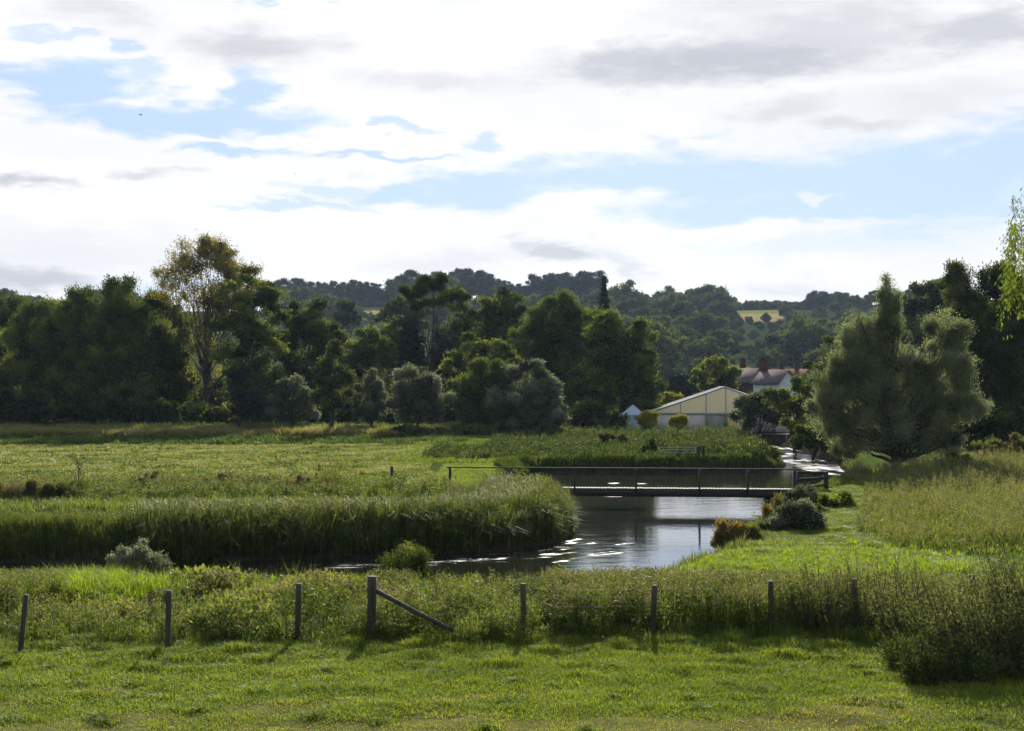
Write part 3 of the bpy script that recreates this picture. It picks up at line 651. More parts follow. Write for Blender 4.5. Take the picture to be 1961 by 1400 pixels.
def field_gate():
    d = 97; xa, xb = gx(1262, d), gx(1331, d); g = hz((xa+xb)/2, d); e = empty('field_gate', ((xa+xb)/2, d, g), 'grey five-barred field gate with two stout dark posts on the river bank', 'gate'); w = (xb-xa)/2; zt = gz(856, d)-g
    m = MB()
    for f in (.12,.32,.52,.74,.97): m.box((0, 0, zt*f), (2*w, .03, .05))
    for k in (-w, w): m.box((k, -.035, zt*.52), (.06, .035, zt*.98))
    L_ = math.hypot(2*w, zt*.8); m.box((0, .035, zt*.5), (.05, .03, zt*.9)); m.build('gate_leaf', ['alu'], e)
    for px, t in ((1258, 868), (1337, 853), (1346, 852)):
        x = gx(px, d)-e.location[0]; m = MB(); m.box((x, 0, (gz(t, d)-g-.2)/2), (.17, .17, gz(t, d)-g+.2)); m.build('gate_post', ['darkwood'], e)
field_gate()
def stock_fence(label, pts, wires=(.55,.9), r=.05, mat='wood'):
    x0, d0 = gx(pts[0][0], pts[0][2]), pts[0][2]; e = empty('stock_fence', (x0, d0, hz(x0, d0)), label, 'fence'); loc = e.location[:]; P = []
    for px, py, d in pts:
        x = gx(px, d); g = hz(x, d); zt = gz(py, d); ln = rng.normal(size=2)*.05; m = MB(); post_mb(m, x, d, g, zt, r, ln, 7); m.build('post', [mat], e, loc); P.append((x+ln[0], d+ln[1], g, zt))
    w = MB()
    for f in wires:
        for a, b in zip(P[:-1], P[1:]): w.tube([[a[0],a[1]-r,a[2]+(a[3]-a[2])*f],[b[0],b[1]-r,b[2]+(b[3]-b[2])*f]], .004, 4, cap=False)
    if wires: w.build('wire', ['wire'], e, loc)
stock_fence('line of thin stakes and wire through the weeds on the far river bank', [(955,852,108),(1017,846,108),(1079,846,107),(1131,858,104),(1182,860,102),(1225,864,100)], r=.055, mat='darkwood')
stock_fence('old leaning stakes in the thistles at the near edge of the meadow', [(-60,920,66),(105,918,66),(285,926,67),(450,917,67),(607,906,69),(751,893,75)], (), .075, 'darkwood')

# ------------------------------------------------------------------ trees of the middle distance
T = tree
T('broadleaf_tree', 'dark tree at the far left edge of the wood', 'tree', 10, 182, [(10,630,70,62),(-40,690,80,80),(40,700,60,80),(0,760,90,50)], 'dark')
T('broadleaf_tree', 'dense dark green tree second from the left edge of the wood', 'tree', 88, 166, [(95,620,62,45),(50,670,50,60),(110,690,62,70),(80,765,62,40)], 'willow', mat=M['leaf_mid'], inn=.12)
T('broadleaf_tree', 'broad round-topped tree with light green upper leaves, left part of the wood', 'tree', 170, 160, [(165,605,58,42),(140,660,60,60),(205,680,60,70),(165,760,66,45)], 'willow', mat=M['leaf_mid'], inn=.12, tint=.5)
T('broadleaf_tree', 'tallest green dome of the left wood, ragged top, left of the half-bare tree', 'tree', 240, 156, [(240,590,45,50),(215,650,50,60),(275,660,46,62),(240,740,70,60)], 'willow', mat=M['leaf_mid'], inn=.12)
T('broadleaf_tree', 'green tree behind the lower left branches of the half-bare tree', 'tree', 312, 162, [(310,605,42,40),(325,665,45,60),(300,740,50,55),(345,750,40,50)], 'willow', mat=M['leaf_mid'], inn=.12, tint=.42)
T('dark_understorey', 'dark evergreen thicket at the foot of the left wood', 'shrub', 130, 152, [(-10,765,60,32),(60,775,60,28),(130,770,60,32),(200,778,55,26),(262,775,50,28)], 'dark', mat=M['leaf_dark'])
T('half_bare_tree', 'tall spreading tree with thin golden leaves and bare limbs against the sky', 'tree', 398, 158,
  [(345,505,42,30,.30),(385,482,45,26,.5),(420,492,30,26,.6),(448,512,30,30,.6),(400,475,30,18,.5),(476,540,28,36,.8),(312,540,30,28,.35),(365,560,45,40,.25),(430,575,45,45,.55),(400,640,50,50,.12),(395,720,35,40,.07)], 'gold', nl=80, r0=.24, size=.72, topf=.8)
T('broadleaf_tree', 'leafy green tree with pale limbs showing, right of the half-bare tree', 'tree', 470, 152, [(480,565,42,36),(510,590,36,46),(450,610,40,45),(500,660,44,50),(455,700,42,50),(490,735,46,45)], 'broad', dens=.8, nl=26, bark='palebark')
T('conifer', 'small dark pointed evergreen in front of the limbed green tree', 'conifer', 458, 143, [(455,725,16,30),(460,765,34,36),(480,780,28,22)], 'pine', topf=.7)
T('broadleaf_tree', 'rounded dark tree right of the limbed tree, below the pine crest', 'tree', 596, 165, [(590,615,42,40),(560,660,40,55),(620,655,40,55),(585,730,50,60)], 'dark', tint=.5)
T('broadleaf_tree', 'medium green tree between the dark round tree and the dark conifer', 'tree', 705, 168, [(700,660,36,40),(675,700,36,42),(725,690,32,45),(705,745,44,45)], 'broad', tint=.4)
T('young_tree', 'narrow dark young tree standing forward of the wood on the brown bank', 'tree', 637, 139, [(635,680,20,26),(622,712,24,32),(655,720,24,34),(637,765,36,34)], 'dark', tint=.5)
T('shrub', 'pale grey-green shrub left of the narrow dark young tree', 'shrub', 562, 145, [(560,750,34,28),(540,775,26,26),(585,778,26,26)], 'sallow', tint=.6)
T('shrub', 'pale grey-green shrub between the young tree and the round sallow', 'shrub', 712, 146, [(710,742,28,30),(700,780,30,26),(728,778,24,26)], 'sallow', tint=.5)
T('sallow_bush', 'round grey-green sallow bush on a short trunk, left of the big pair', 'tree', 800, 141, [(800,745,48,44),(772,768,34,40),(832,770,32,40)], 'sallow', nl=24)
T('sallow_bush', 'lighter left half of the big pair of round sallows', 'tree', 915, 144, [(930,725,44,40),(895,755,36,45),(950,775,42,50),(905,795,38,30)], 'sallow', tint=.5, nl=24, mat=M['leaf_mid'])
T('sallow_bush', 'wide dark round sallow with silvery right edge, rightmost of the big pair', 'tree', 1025, 141, [(1010,745,50,48),(1050,765,36,46),(975,775,42,45),(1030,800,52,30)], 'sallow', nl=26)
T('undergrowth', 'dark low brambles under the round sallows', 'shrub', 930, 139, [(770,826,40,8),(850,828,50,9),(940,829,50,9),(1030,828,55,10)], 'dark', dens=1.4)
T('tall_pine', 'tall flat-crowned pine with bare trunk rising above the middle trees', 'tree', 829, 185, [(828,541,38,14,.8),(800,560,34,11,.8),(862,564,36,12,.8),(822,583,44,9,.6),(872,590,22,8,.6)], 'pine', mat=M['leaf_mid'], tint=.25, nl=24, topf=.98, r0=.3, size=.8)
T('conifer', 'dark dense conifer at the foot of the tall flat-crowned pine', 'conifer', 786, 175, [(785,625,16,32),(786,665,26,30),(788,700,32,30)], 'pine')
T('conifer', 'low dark yew right of the tall flat-crowned pine', 'conifer', 848, 172, [(846,665,22,22),(850,695,28,30)], 'pine')
T('broadleaf_tree', 'round bluish tree on the rise left of the tall flat-crowned pine', 'tree', 768, 300, [(770,595,34,32),(745,612,24,24),(795,610,26,26)], 'broad', mat=M['leaf_hill'])
T('broadleaf_tree', 'small round bluish tree below the left-hand pines', 'tree', 658, 360, [(658,598,22,24),(672,615,22,18)], 'broad', mat=M['leaf_hill'])
T('broadleaf_tree', 'pale tree behind the dark conifer, left of the tall pine trunk', 'tree', 745, 215, [(745,640,30,36),(725,665,30,36),(765,650,24,40)], 'broad', tint=.5)
T('broadleaf_tree', 'leafy tree behind the tall pine trunk', 'tree', 885, 215, [(880,625,36,36),(905,650,36,44),(860,650,30,36),(910,690,40,40)], 'broad', tint=.45)
T('broadleaf_tree', 'green tree with darker hollows, right of the tall flat-crowned pine', 'tree', 958, 190, [(960,585,40,32),(935,615,36,36),(985,610,36,40),(955,660,50,50)], 'broad', tint=.42)
T('broadleaf_tree', 'low spreading green tree behind the big pair of sallows', 'tree', 905, 162, [(900,680,42,36),(950,690,42,34),(880,720,30,30)], 'broad', tint=.4)
T('broadleaf_tree', 'large full willow crown, tallest in the middle of the wood', 'tree', 1085, 172, [(1070,610,54,42),(1035,650,48,46),(1115,645,48,55),(1080,710,70,70),(1050,770,60,45)], 'willow', mat=M['leaf_mid'], inn=.12, tint=.45)
T('broadleaf_tree', 'big dark tree at the right end of the wood beside the tents', 'tree', 1195, 160, [(1170,640,48,44),(1215,665,44,50),(1240,715,34,60),(1180,720,60,75),(1130,750,50,60),(1225,770,40,36)], 'broad', tint=.38)
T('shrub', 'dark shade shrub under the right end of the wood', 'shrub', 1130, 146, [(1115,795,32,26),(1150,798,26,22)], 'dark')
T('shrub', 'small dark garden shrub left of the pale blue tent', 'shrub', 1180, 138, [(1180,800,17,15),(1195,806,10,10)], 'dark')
T('spire_conifer', 'dark narrow spire of a conifer above the end of the wood', 'conifer', 1157, 262, [(1157,540+9*k,2.2+1.55*k,11) for k in range(10)], 'spire', size=.5, topf=.95)
T('topiary', 'yellow-green clipped ball beside the marquee, larger and left of the two', 'topiary', 1240, 140, [(1240,803,20,18)], 'spire', mat=M['leaf_yellow'], size=.45, dens=1.4, inn=.8)
T('topiary', 'yellow-green clipped double ball in front of the marquee, smaller one on the right', 'topiary', 1301, 140, [(1304,806,15,13),(1290,807,10,10)], 'spire', mat=M['leaf_yellow'], size=.45, dens=1.4, inn=.8)
T('shrub', 'yellowish shrub behind the low left slope of the marquee roof', 'shrub', 1287, 182, [(1287,768,18,14)], 'broad', mat=M['leaf_yellow'], tint=.25)
T('clipped_hedge', 'tall dark square-topped hedge behind the marquee', 'hedge', 1308, 232, [(1290,735,12,22),(1308,736,14,22),(1326,735,12,22),(1308,758,24,18)], 'pine', size=.8)
T('broadleaf_tree', 'medium tree with pale leaves standing behind the marquee ridge', 'tree', 1375, 192, [(1375,703,28,24),(1350,725,24,26),(1398,722,22,24),(1378,745,34,22)], 'broad', tint=.6)
T('shrub', 'round grey willow bush in front of the right side of the marquee', 'shrub', 1455, 134, [(1458,780,46,34),(1428,792,28,28),(1490,790,28,30)], 'sallow', tint=.45)
T('shrub', 'light green shrub mass between grey willow bush and the big willow', 'shrub', 1520, 124, [(1515,770,30,28),(1545,745,26,30),(1530,805,34,26),(1480,762,30,16)], 'broad', tint=.6)
T('shrub', 'dark green bush overhanging the river by the bend', 'shrub', 1556, 112, [(1553,832,34,20),(1578,815,26,30),(1535,846,20,10),(1570,850,26,10)], 'broad', tint=.4, dens=1.3)
T('broadleaf_tree', 'dark tree behind the left shoulder of the big willow', 'tree', 1590, 150, [(1590,690,30,40),(1570,730,30,40),(1590,770,36,40)], 'dark')
T('shrub', 'dark low bushes added behind the far plank bridge to darken the bright water', 'shrub', 1450, 153, [(1395,826,26,12),(1430,826,30,13),(1470,828,30,14),(1510,824,26,18),(1540,818,24,22)], 'dark', tint=.25, dens=1.3)  # added bushes: stand in for the dark of water shaded by trees overhead
# the big willow on the right bank
T('willow_tree', 'big silvery willow with upright shoots on the right river bank', 'tree', 1716, 82,
  [(1702,575,15,46,1.4),(1694,622,34,50),(1690,690,62,64),(1632,690,48,72),(1640,640,26,46,.8),(1600,760,46,60),(1580,800,34,50),(1665,770,60,80),(1735,775,64,88),(1765,715,40,52),(1700,620,30,40),(1814,645,34,64),(1825,720,46,66),(1845,770,36,60),(1795,800,50,64),(1700,840,70,34,.35),(1625,845,44,34),(1805,850,44,34)],
  'willow', nl=110, r0=.28, topf=.72, dens=.52, size=.66, tint=.72, inn=.27)
T('shrub', 'leafy green shrub under the right side of the big willow', 'shrub', 1850, 80, [(1850,890,36,20),(1880,902,26,16),(1815,898,26,14)], 'broad', tint=.45)
T('broadleaf_tree', 'tall dark tree behind the right side of the big willow', 'tree', 1850, 120, [(1840,545,26,42),(1855,600,42,50),(1830,660,40,60),(1870,700,50,70),(1850,790,50,50)], 'willow', mat=M['leaf_dark'], tint=.45)
T('broadleaf_tree', 'tall dark tree at the right edge behind the hanging willow', 'tree', 1935, 116, [(1915,545,34,44),(1950,600,50,60),(1920,660,44,60),(1960,710,60,80),(1930,790,60,50)], 'willow', mat=M['leaf_dark'], tint=.42)
T('broadleaf_tree', 'dark tree beyond the right edge of the photo behind the hanging willow', 'tree', 2060, 118, [(2040,560,50,60),(2070,660,70,90),(2050,780,70,60)], 'dark')
T('broadleaf_tree', 'distant rounded tree above the right shoulder of the big willow', 'tree', 1778, 205, [(1780,560,34,26),(1755,590,30,30),(1800,600,36,40),(1770,650,44,60)], 'broad', tint=.4, mat=M['leaf_hill'])
T('shrub', 'low brown-tinged bushes in the shade at the right edge of the tall grass', 'shrub', 1905, 92, [(1900,862,30,14),(1940,856,34,18),(1985,860,34,20)], 'broad', mat=M['leaf_rust'], tint=.2)

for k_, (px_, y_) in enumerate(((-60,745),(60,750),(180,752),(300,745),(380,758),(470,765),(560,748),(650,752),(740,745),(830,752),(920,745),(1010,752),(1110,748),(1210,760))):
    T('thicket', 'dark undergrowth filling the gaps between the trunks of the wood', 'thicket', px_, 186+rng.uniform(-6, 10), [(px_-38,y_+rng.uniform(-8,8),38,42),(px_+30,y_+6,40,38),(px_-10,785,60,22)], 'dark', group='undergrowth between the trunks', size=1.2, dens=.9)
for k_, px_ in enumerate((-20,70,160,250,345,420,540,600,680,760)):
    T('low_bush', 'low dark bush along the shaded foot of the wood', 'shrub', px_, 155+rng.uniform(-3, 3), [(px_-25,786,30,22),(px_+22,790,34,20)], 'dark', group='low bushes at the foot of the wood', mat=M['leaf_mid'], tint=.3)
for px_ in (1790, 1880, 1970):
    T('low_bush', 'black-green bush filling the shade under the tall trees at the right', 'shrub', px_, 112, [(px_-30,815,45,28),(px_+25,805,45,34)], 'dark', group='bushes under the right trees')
# the pendulous willow whose outer branches hang into the right edge
def weeping():
    d = 46; bx = 22.0; e = empty('weeping_willow', (bx, d, hz(bx, d)), 'weeping willow with yellow-green curtains of leaves hanging into the right edge', 'tree'); loc = e.location[:]
    tb = MB(); c = np.array([bx, d, 9.0]); hang = []
    tb.tube(np.array([[bx,d,-.2],[bx+.1,d,2],[bx-.1,d+.1,5],[bx,d,8],[bx+.2,d,10.5]]), [.5,.38,.32,.2,.08], 10)
    for k in range(60):
        a = rng.uniform(0, 2*math.pi); rr = rng.uniform(2.2, 5.5); s = np.array([bx, d, rng.uniform(3.5, 8.5)]); t = np.array([bx+rr*math.cos(a), d+rr*math.sin(a), 0]); t[2] = 12.0-.03*rr**2+rng.normal()*.3
        m_ = s*.4+t*.6; m_[2] += 1.0; tt = np.linspace(0,1,7)[:,None]; p = (1-tt)**2*s+2*tt*(1-tt)*m_+tt**2*t; tb.tube(p, .11*(1-.8*tt[:,0]), 5); hang.append(t); hang.append(p[4])
    tb.build('trunk', ['bark'], e, loc, smooth=True)
    mb = MB(); st = []; dr = []; L_ = []
    for t in hang:
        for _ in range(18):
            o = t+rng.normal(size=3)*np.array([.35,.35,.3]); st.append(o); dr.append(unit(np.array([(t[0]-bx)*.02, (t[1]-d)*.02, -1.0])+rng.normal(size=3)*.05)); L_.append(rng.uniform(1.2, 4.0))
    st = np.array(st); dr = np.array(dr); L_ = np.array(L_)
    shoots(mb, st, dr, L_, 56, .17, .042, rng.normal(.5, .15, len(st)), .06, 1.2)
    mb.build('crown', ['leaf_weep'], e, loc)
weeping()

# ------------------------------------------------------------------ wooded hill
def hill_variant(kind, hgt_, w, seed, size=1.0, spire=False):
    mb = MB(); kd = dict(KIND[kind])
    if kind == 'pine':
        lb = [(0,0,hgt_*.72,w*.42,w*.42,hgt_*.26),(w*.15,0,hgt_*.5,w*.44,w*.42,hgt_*.22),(-w*.2,.5,hgt_*.36,w*.36,w*.34,hgt_*.2,.7)]
    else:
        lb = [(0,0,hgt_*.66,w*.42,w*.42,hgt_*.32),(w*.26,-1,hgt_*.48,w*.32,w*.32,hgt_*.28),(-w*.26,0,hgt_*.46,w*.32,w*.34,hgt_*.28),(0,-w*.22,hgt_*.36,w*.42,w*.34,hgt_*.34)]
    ellipsoids(mb, lb, kd, 430, 1.0, size, clumps=16)
    limbs(mb, (0,0,-1.2), (0,0,hgt_*.8), .3, [(w*.25,0,hgt_*.6),(-w*.2,0,hgt_*.5),(0,w*.2,hgt_*.66)], mi=1)
    return mb
HV = []
for i in range(4): HV.append(hill_variant('broad', 9.5+i*.6, 12+i, i))
PV = []
for i in range(3): PV.append(hill_variant('pine', 15+i*1.2, 8+i*.5, i))
used = {}
def hill_tree(kind, i, x, y, s, label, group, rz=0, sz=1.0):
    key = (kind, i)
    if key not in used:
        mb = (HV if kind == 'b' else PV)[i]
        o = mb.build('broadleaf_tree' if kind == 'b' else 'pine_tree', ['leaf_hill' if kind == 'b' else 'leaf_pine', 'bark']); used[key] = o
    else:
        o = used[key].copy(); COL.objects.link(o)
    o.location = (x, y, hz(x, y)); o.scale = (s, s, s*sz); o.rotation_euler = (0,0,rz)
    o.name = 'broadleaf_tree' if kind == 'b' else 'pine_tree'
    tag(o, label, 'tree', group)
def crest(px0, px1, step, top, dd, kind, label, group, hbase, sz=1.0):
    px = px0
    while px <= px1:
        t = np.interp(px, [a for a, b in top], [b for a, b in top])+rng.normal()*(2.5 if step > 7 else .8); d = dd+rng.uniform(-14, 14); x = gx(px, d)
        zt = gz(t, d); g = hz(x, d); s = max(.35, (zt-g)/(hbase)); hill_tree(kind, int(rng.integers(0, 4 if kind == 'b' else 3)), x, d, s, label, group, rng.uniform(0, 6), sz); px += step*rng.uniform(.75, 1.25)
crest(536, 728, 15, [(536,536),(600,538),(650,541),(700,538),(728,548)], 885, 'p', 'dark pine in the gappy row along the left part of the hill crest', 'pines in the gappy row on the crest', 15.5)
crest(690, 765, 6, [(690,574),(765,574)], 897, 'b', 'low hedge tree under the gap in the row of pines', 'hedge under the gap in the pines', 10)
crest(733, 1000, 12, [(733,552),(760,532),(800,526),(850,524),(900,522),(940,530),(1000,548)], 880, 'p', 'dark pine in the solid block at the top of the hill', 'pines in the solid block on the crest', 15.5)
crest(1005, 1150, 11, [(1005,549),(1030,530),(1060,528),(1100,526),(1150,528)], 880, 'p', 'dark pine on the crest left of the spire conifer', 'pines on the crest by the spire', 15.5)
crest(1392, 1545, 6, [(1378,574),(1400,576),(1420,582),(1450,578),(1470,580),(1545,580)], 905, 'b', 'low dark hedge tree along the crest above the golden field', 'hedge trees above the golden field', 10)
crest(1550, 1625, 5.5, [(1548,561),(1625,562)], 900, 'p', 'dark conifer in the square-topped plantation on the crest', 'conifers of the square plantation', 15.5)
crest(1640, 1840, 16, [(1640,572),(1700,560),(1760,548),(1840,530)], 840, 'b', 'broadleaf tree on the crest seen past the big willow', 'crest trees past the willow', 10)
crest(-20, 75, 15, [(-20,562),(60,566),(75,572)], 860, 'b', 'distant tree on the skyline at the far left', 'skyline trees at the far left', 10)
crest(150, 275, 14, [(150,566),(200,563),(250,561),(275,566)], 860, 'b', 'distant tree on the skyline behind the left wood', 'skyline trees behind the left wood', 10)
pts = []
def hillside(px0, px1, d0, d1, sp, label, group, cap):
    n = 0
    for _ in range(9000):
        d = rng.uniform(d0, d1); px = rng.uniform(px0, px1); x = gx(px, d)
        if d > 775 and (1408 < px < 1497 or 668 < px < 762): continue
        if any((x-a)**2+(d-b)**2 < sp*sp for a, b in pts): continue
        pts.append((x, d)); s_ = rng.choice([.6,.8,1.0,1.25,1.55])*rng.uniform(.9, 1.1)
        if d > 540 and (1408 < px < 1496 or 668 < px < 758): s_ = rng.uniform(.3, .45)
        elif 1385 < px < 1515 or (px >= 1515 and d > 600): s_ = min(s_, .62)
        hill_tree('b', int(rng.integers(0, 4)), x, d, s_, label, group, rng.uniform(0, 6), rng.uniform(.85, 1.15)); n += 1
        if n >= cap: break
hillside(1150, 1385, 800, 885, 11, 'rounded tree on the bright shoulder of the hill right of the spire', 'trees on the shoulder of the hill', 48)
hillside(1130, 1640, 400, 800, 15.5, 'rounded crown in the wooded hillside above the houses', 'trees on the hillside above the houses', 150)
hillside(540, 1130, 700, 860, 21, 'rounded crown on the slope below the pines', 'trees on the slope below the pines', 42)
print('hill trees', len([o for o in bpy.data.objects if o.name.startswith(('broadleaf_tree','pine_tree')) and o.type == 'MESH']))

# ------------------------------------------------------------------ ground cover (stuff)
def sample(n, poly=None, box=None, fn=None):
    """n random points in a world polygon or box"""
    P = np.array(poly) if poly is not None else None
    x0, x1, y0, y1 = box if box else (P[:,0].min(), P[:,0].max(), P[:,1].min(), P[:,1].max())
    xs, ys, got = [], [], 0
    for _ in range(60):
        x = rng.uniform(x0, x1, n); y = rng.uniform(y0, y1, n); k = np.ones(n, bool)
        if P is not None: k &= inpoly(x, y, P)
        if fn is not None and k.any():
            kk = np.zeros(n, bool); kk[k] = fn(x[k], y[k]); k = kk
        xs.append(x[k]); ys.append(y[k]); got += k.sum()
        if got >= n: break
    x = np.concatenate(xs)[:n]; y = np.concatenate(ys)[:n]
    return x, y
def P3(x, y, dz=-.02): return np.stack([x, y, hgt(x, y)+dz], 1)
def rsd(x, y): return polysd(x, y, RIVER)
def view(x, y, m=1.12): return np.abs(x) < y*.36*m+1.5
def cl(a): return np.clip(a, 0, 1)

def lawn_grass():
    mb = MB()
    n = 260000; x, y = sample(n, box=(-13, 13, 19.6, 30.5), fn=lambda x, y: view(x, y) & (y < 28.6+.5*vnoise(x, y, 4, 33)-3.0*sm(x, 5.5, 9)) & (rng.random(len(x)) < .35+.65*(20.5/y)**-1.0*0+.0+.65))
    pn = vnoise(x, y, 1.1, 51); pl = vnoise(x*.5, y, 3.2, 52); dryn = vnoise(x*.6, y, 2.6, 41)*1.5+(22.9-y)*.5
    h = .06+.08*sm(pn, .0, .8)+.04*rng.random(len(x))+.09*sm(y, 24, 28)*(.5+.8*pn)
    p3_ = vnoise(x, y, 1.7, 58)*1.2; tint = cl(.44+.24*pl+.12*pn+.14*p3_+rng.normal(size=len(x))*.14 + .34*sm(dryn, .0, .9)*rng.random(len(x))*1.3)
    h *= 1-.45*sm(dryn, .2, .9)
    blades(mb, P3(x, y), h, .011*rng.uniform(.7, 1.5, len(x)), rng.uniform(.2, 1.1, len(x)), tint)
    # scattered darker weed rosettes and taller tussocks
    cx_, cy_ = sample(60, box=(-11, 11, 20.5, 27.8), fn=view)
    k = 260; r = np.abs(rng.normal(size=(60,k)))*rng.uniform(.06, .2, (60,1)); a = rng.uniform(0, 6.28, (60,k)); xx = (cx_[:,None]+r*np.cos(a)).ravel(); yy = (cy_[:,None]+r*np.sin(a)).ravel()
    tt = np.repeat(rng.uniform(.1, .55, 60), k)
    blades(mb, P3(xx, yy), rng.uniform(.07, .16, len(xx)), .014, rng.uniform(.3, 1.2, len(xx)), cl(tt+rng.normal(size=len(xx))*.1))
    tag(mb.build('lawn_grass', ['grass']), kind='stuff')
lawn_grass()

def clump_field(mb, x, y, h, k, wd, r, tint, lean=(.2,.9), tj=.12, bend=.45):
    """tufts of k blades around each point"""
    n = len(x); rr = np.abs(rng.normal(size=(n,k)))*np.broadcast_to(r, (n,))[:,None]; a = rng.uniform(0, 6.28, (n,k))
    xx = (x[:,None]+rr*np.cos(a)).ravel(); yy = (y[:,None]+rr*np.sin(a)).ravel()
    hh = (np.broadcast_to(h, (n,))[:,None]*rng.uniform(.5, 1.1, (n,k))).ravel(); tt = (np.broadcast_to(tint, (n,))[:,None]+rng.normal(size=(n,k))*tj).ravel()
    blades(mb, P3(xx, yy), hh, wd*rng.uniform(.7, 1.4, n*k), rng.uniform(*lean, n*k), cl(tt), bend, az=(a+rng.normal(size=(n,k))*.6).ravel())
def weeds(mb, x, y, h, k, ln, wd, tint, lean=.12, spread=.05, mi=0, top=None, topmi=1, stem=True):
    """leafy upright stalks from the ground, optional seed heads"""
    n = len(x); h = np.broadcast_to(h, (n,)); st = P3(x, y); dr = unit(np.stack([rng.normal(size=n)*lean, rng.normal(size=n)*lean, np.ones(n)], 1))
    tint = np.broadcast_to(tint, (n,))
    shoots(mb, st, dr, h, k, ln, wd, tint, spread, .9, mi, .12)
    if stem: blades(mb, st, h, .012, .02, cl(tint+.1), 0.0, mi=mi)
    if top is not None:
        st2 = st+dr*(h*.82)[:,None]; shoots(mb, st2, dr, h*.22, top, ln*.55, wd*.7, cl(rng.normal(.7, .2, n)), spread*.6, .8, topmi)

def rough_band():
    """the unmown strip along the wire fence down to the river"""
    mb = MB()
    front = lambda x, y: y > 27.2+.4*vnoise(x, y, 4, 33)-3.0*sm(x, 5.5, 9)
    ok = lambda x, y: front(x, y) & view(x, y, 1.2) & (rsd(x, y) > .35)
    # knee-high grass everywhere
    x, y = sample(15000, box=(-19, 21, 24, 47), fn=lambda x, y: ok(x, y) & ~((x > 6.5) & (y < 28)))
    pn = vnoise(x, y, 2.2, 61); gap = sm(y, 27, 29)
    h = (.20+.20*sm(pn, -.3, .8)+.08*rng.random(len(x)))*(.55+.45*gap)
    h = h*(1-.68*sm(y, 34.0, 37.0))
    path = ((x > 5) & (y > 33) & (y < 47)) | ((x > 9) & (y > 31))
    h = np.where(path, h*.45, h)
    tint = .38+.26*pn+.22*vnoise(x, y, 1.1, 63)+.12*vnoise(x, y, 5, 62)+np.where(path, .05, 0)
    h = np.maximum(.05, np.minimum(h, 5.06-.1325*y))
    clump_field(mb, x, y, h, 16, .014, .10, tint)
    tag(mb.build('rough_grass', ['rough']), kind='stuff')
    # bright sedge mounds on the left
    mb = MB()
    for px, py, r, n, hh in ((160,1145,1.3,520,.75),(235,1148,1.1,380,.65),(330,1135,1.2,250,.4),(60,1215,.7,90,.3),(430,1140,1.3,160,.3),(620,1120,1.6,220,.3),(860,1110,1.5,200,.28),(1330,1085,3.2,420,.22),(1520,1085,3.4,500,.22),(1640,1070,3.0,430,.25),(1780,1090,1.2,160,.35),(1420,1075,2.5,300,.2),(1600,1110,2.0,260,.25)):
        cx_, cy_ = G(px, py); x = cx_+rng.normal(size=n)*r*.5; y = cy_+rng.normal(size=n)*r*.55; k = rsd(x, y) > .5; x, y = x[k], y[k]
        clump_field(mb, x, y, hh*rng.uniform(.6, 1.2, len(x)), 22, .014, .09, rng.normal(.5, .12, len(x)), (.3, 1.1))
    tag(mb.build('bright_sedge', ['bright']), kind='stuff')
    # leafy weeds and greyish seed heads
    mb = MB()
    def wd_(n, box, h0, h1, thr=-2, seed=70, tint=.3, k=26, top=10, extra=None, s=2.0, ll=.075, lw=.026):
        x, y = sample(n, box=box, fn=lambda x, y: ok(x, y) & (rsd(x, y) > 2.6) & (vnoise(x, y, s, seed) > thr) & (extra(x, y) if extra else True))
        pn = vnoise(x, y, 1.6, seed+200)
        hh = rng.uniform(h0, h1, len(x))*(.72+.45*sm(pn, -.5, .7)); hh = np.maximum(.12, np.minimum(hh, 5.1-.1325*y+rng.normal(size=len(x))*.05))
        weeds(mb, x, y, hh, k, ll, lw, cl(tint+.34*vnoise(x, y, 1.8, seed+300)+rng.normal(size=len(x))*.16), top=top)
    wd_(1500, (-16, -3.0, 27.9, 39), .3, .7, .05, 71, .3, 20, 8, lambda x, y: ((x-gx(165,33.5))/2.0)**2+((y-33.5)/2.2)**2 > 1)
    for _ in range(46):     # separate stands of one plant each
        cx_ = rng.uniform(-14, 11); cy_ = rng.uniform(28.4, 35.5); rr = rng.uniform(.25, .8); n = int(70*rr+30); x = cx_+rng.normal(size=n)*rr; y = cy_+rng.normal(size=n)*rr*.7
        k_ = ok(x, y) & (rsd(x, y) > 2.0); x, y = x[k_], y[k_]
        if len(x) < 5: continue
        H_ = rng.uniform(.45, 1.1); hh = np.maximum(.12, np.minimum(H_*rng.uniform(.7, 1.1, len(x))*np.exp(-((x-cx_)**2+(y-cy_)**2)/(3*rr*rr)), 5.1-.131*y)); big = rng.uniform(.7, 1.9)
        weeds(mb, x, y, hh, int(30/big)+6, .075*big, .026*big*rng.uniform(.7, 1.5), cl(rng.normal(rng.choice([.05,.25,.4,.6,.8]), .08, len(x))), rng.uniform(.06, .25), top=int(rng.choice([0, 6, 16])) or None)
    wd_(900, (-15, -10.5, 30, 39), .7, 1.15, -.3, 72, .35, 30, 10)
    wd_(1900, (-3.5, 3.0, 28.2, 37), .4, .85, -.2, 73, .32, 24, 8)
    wd_(2300, (.8, 6.2, 28.8, 34.0), .6, 1.2, -.35, 74, .32, 30, 14)
    wd_(900, (4.2, 10.5, 29.4, 33.5), .5, 1.1, -.2, 75, .33, 28, 12)
    wd_(600, (-15, 0, 28.0, 29.6), .3, .5, -.4, 76, .2, 18, 4)
    tag(mb.build('tall_weeds', ['rough', 'purple']), kind='stuff')
rough_band()

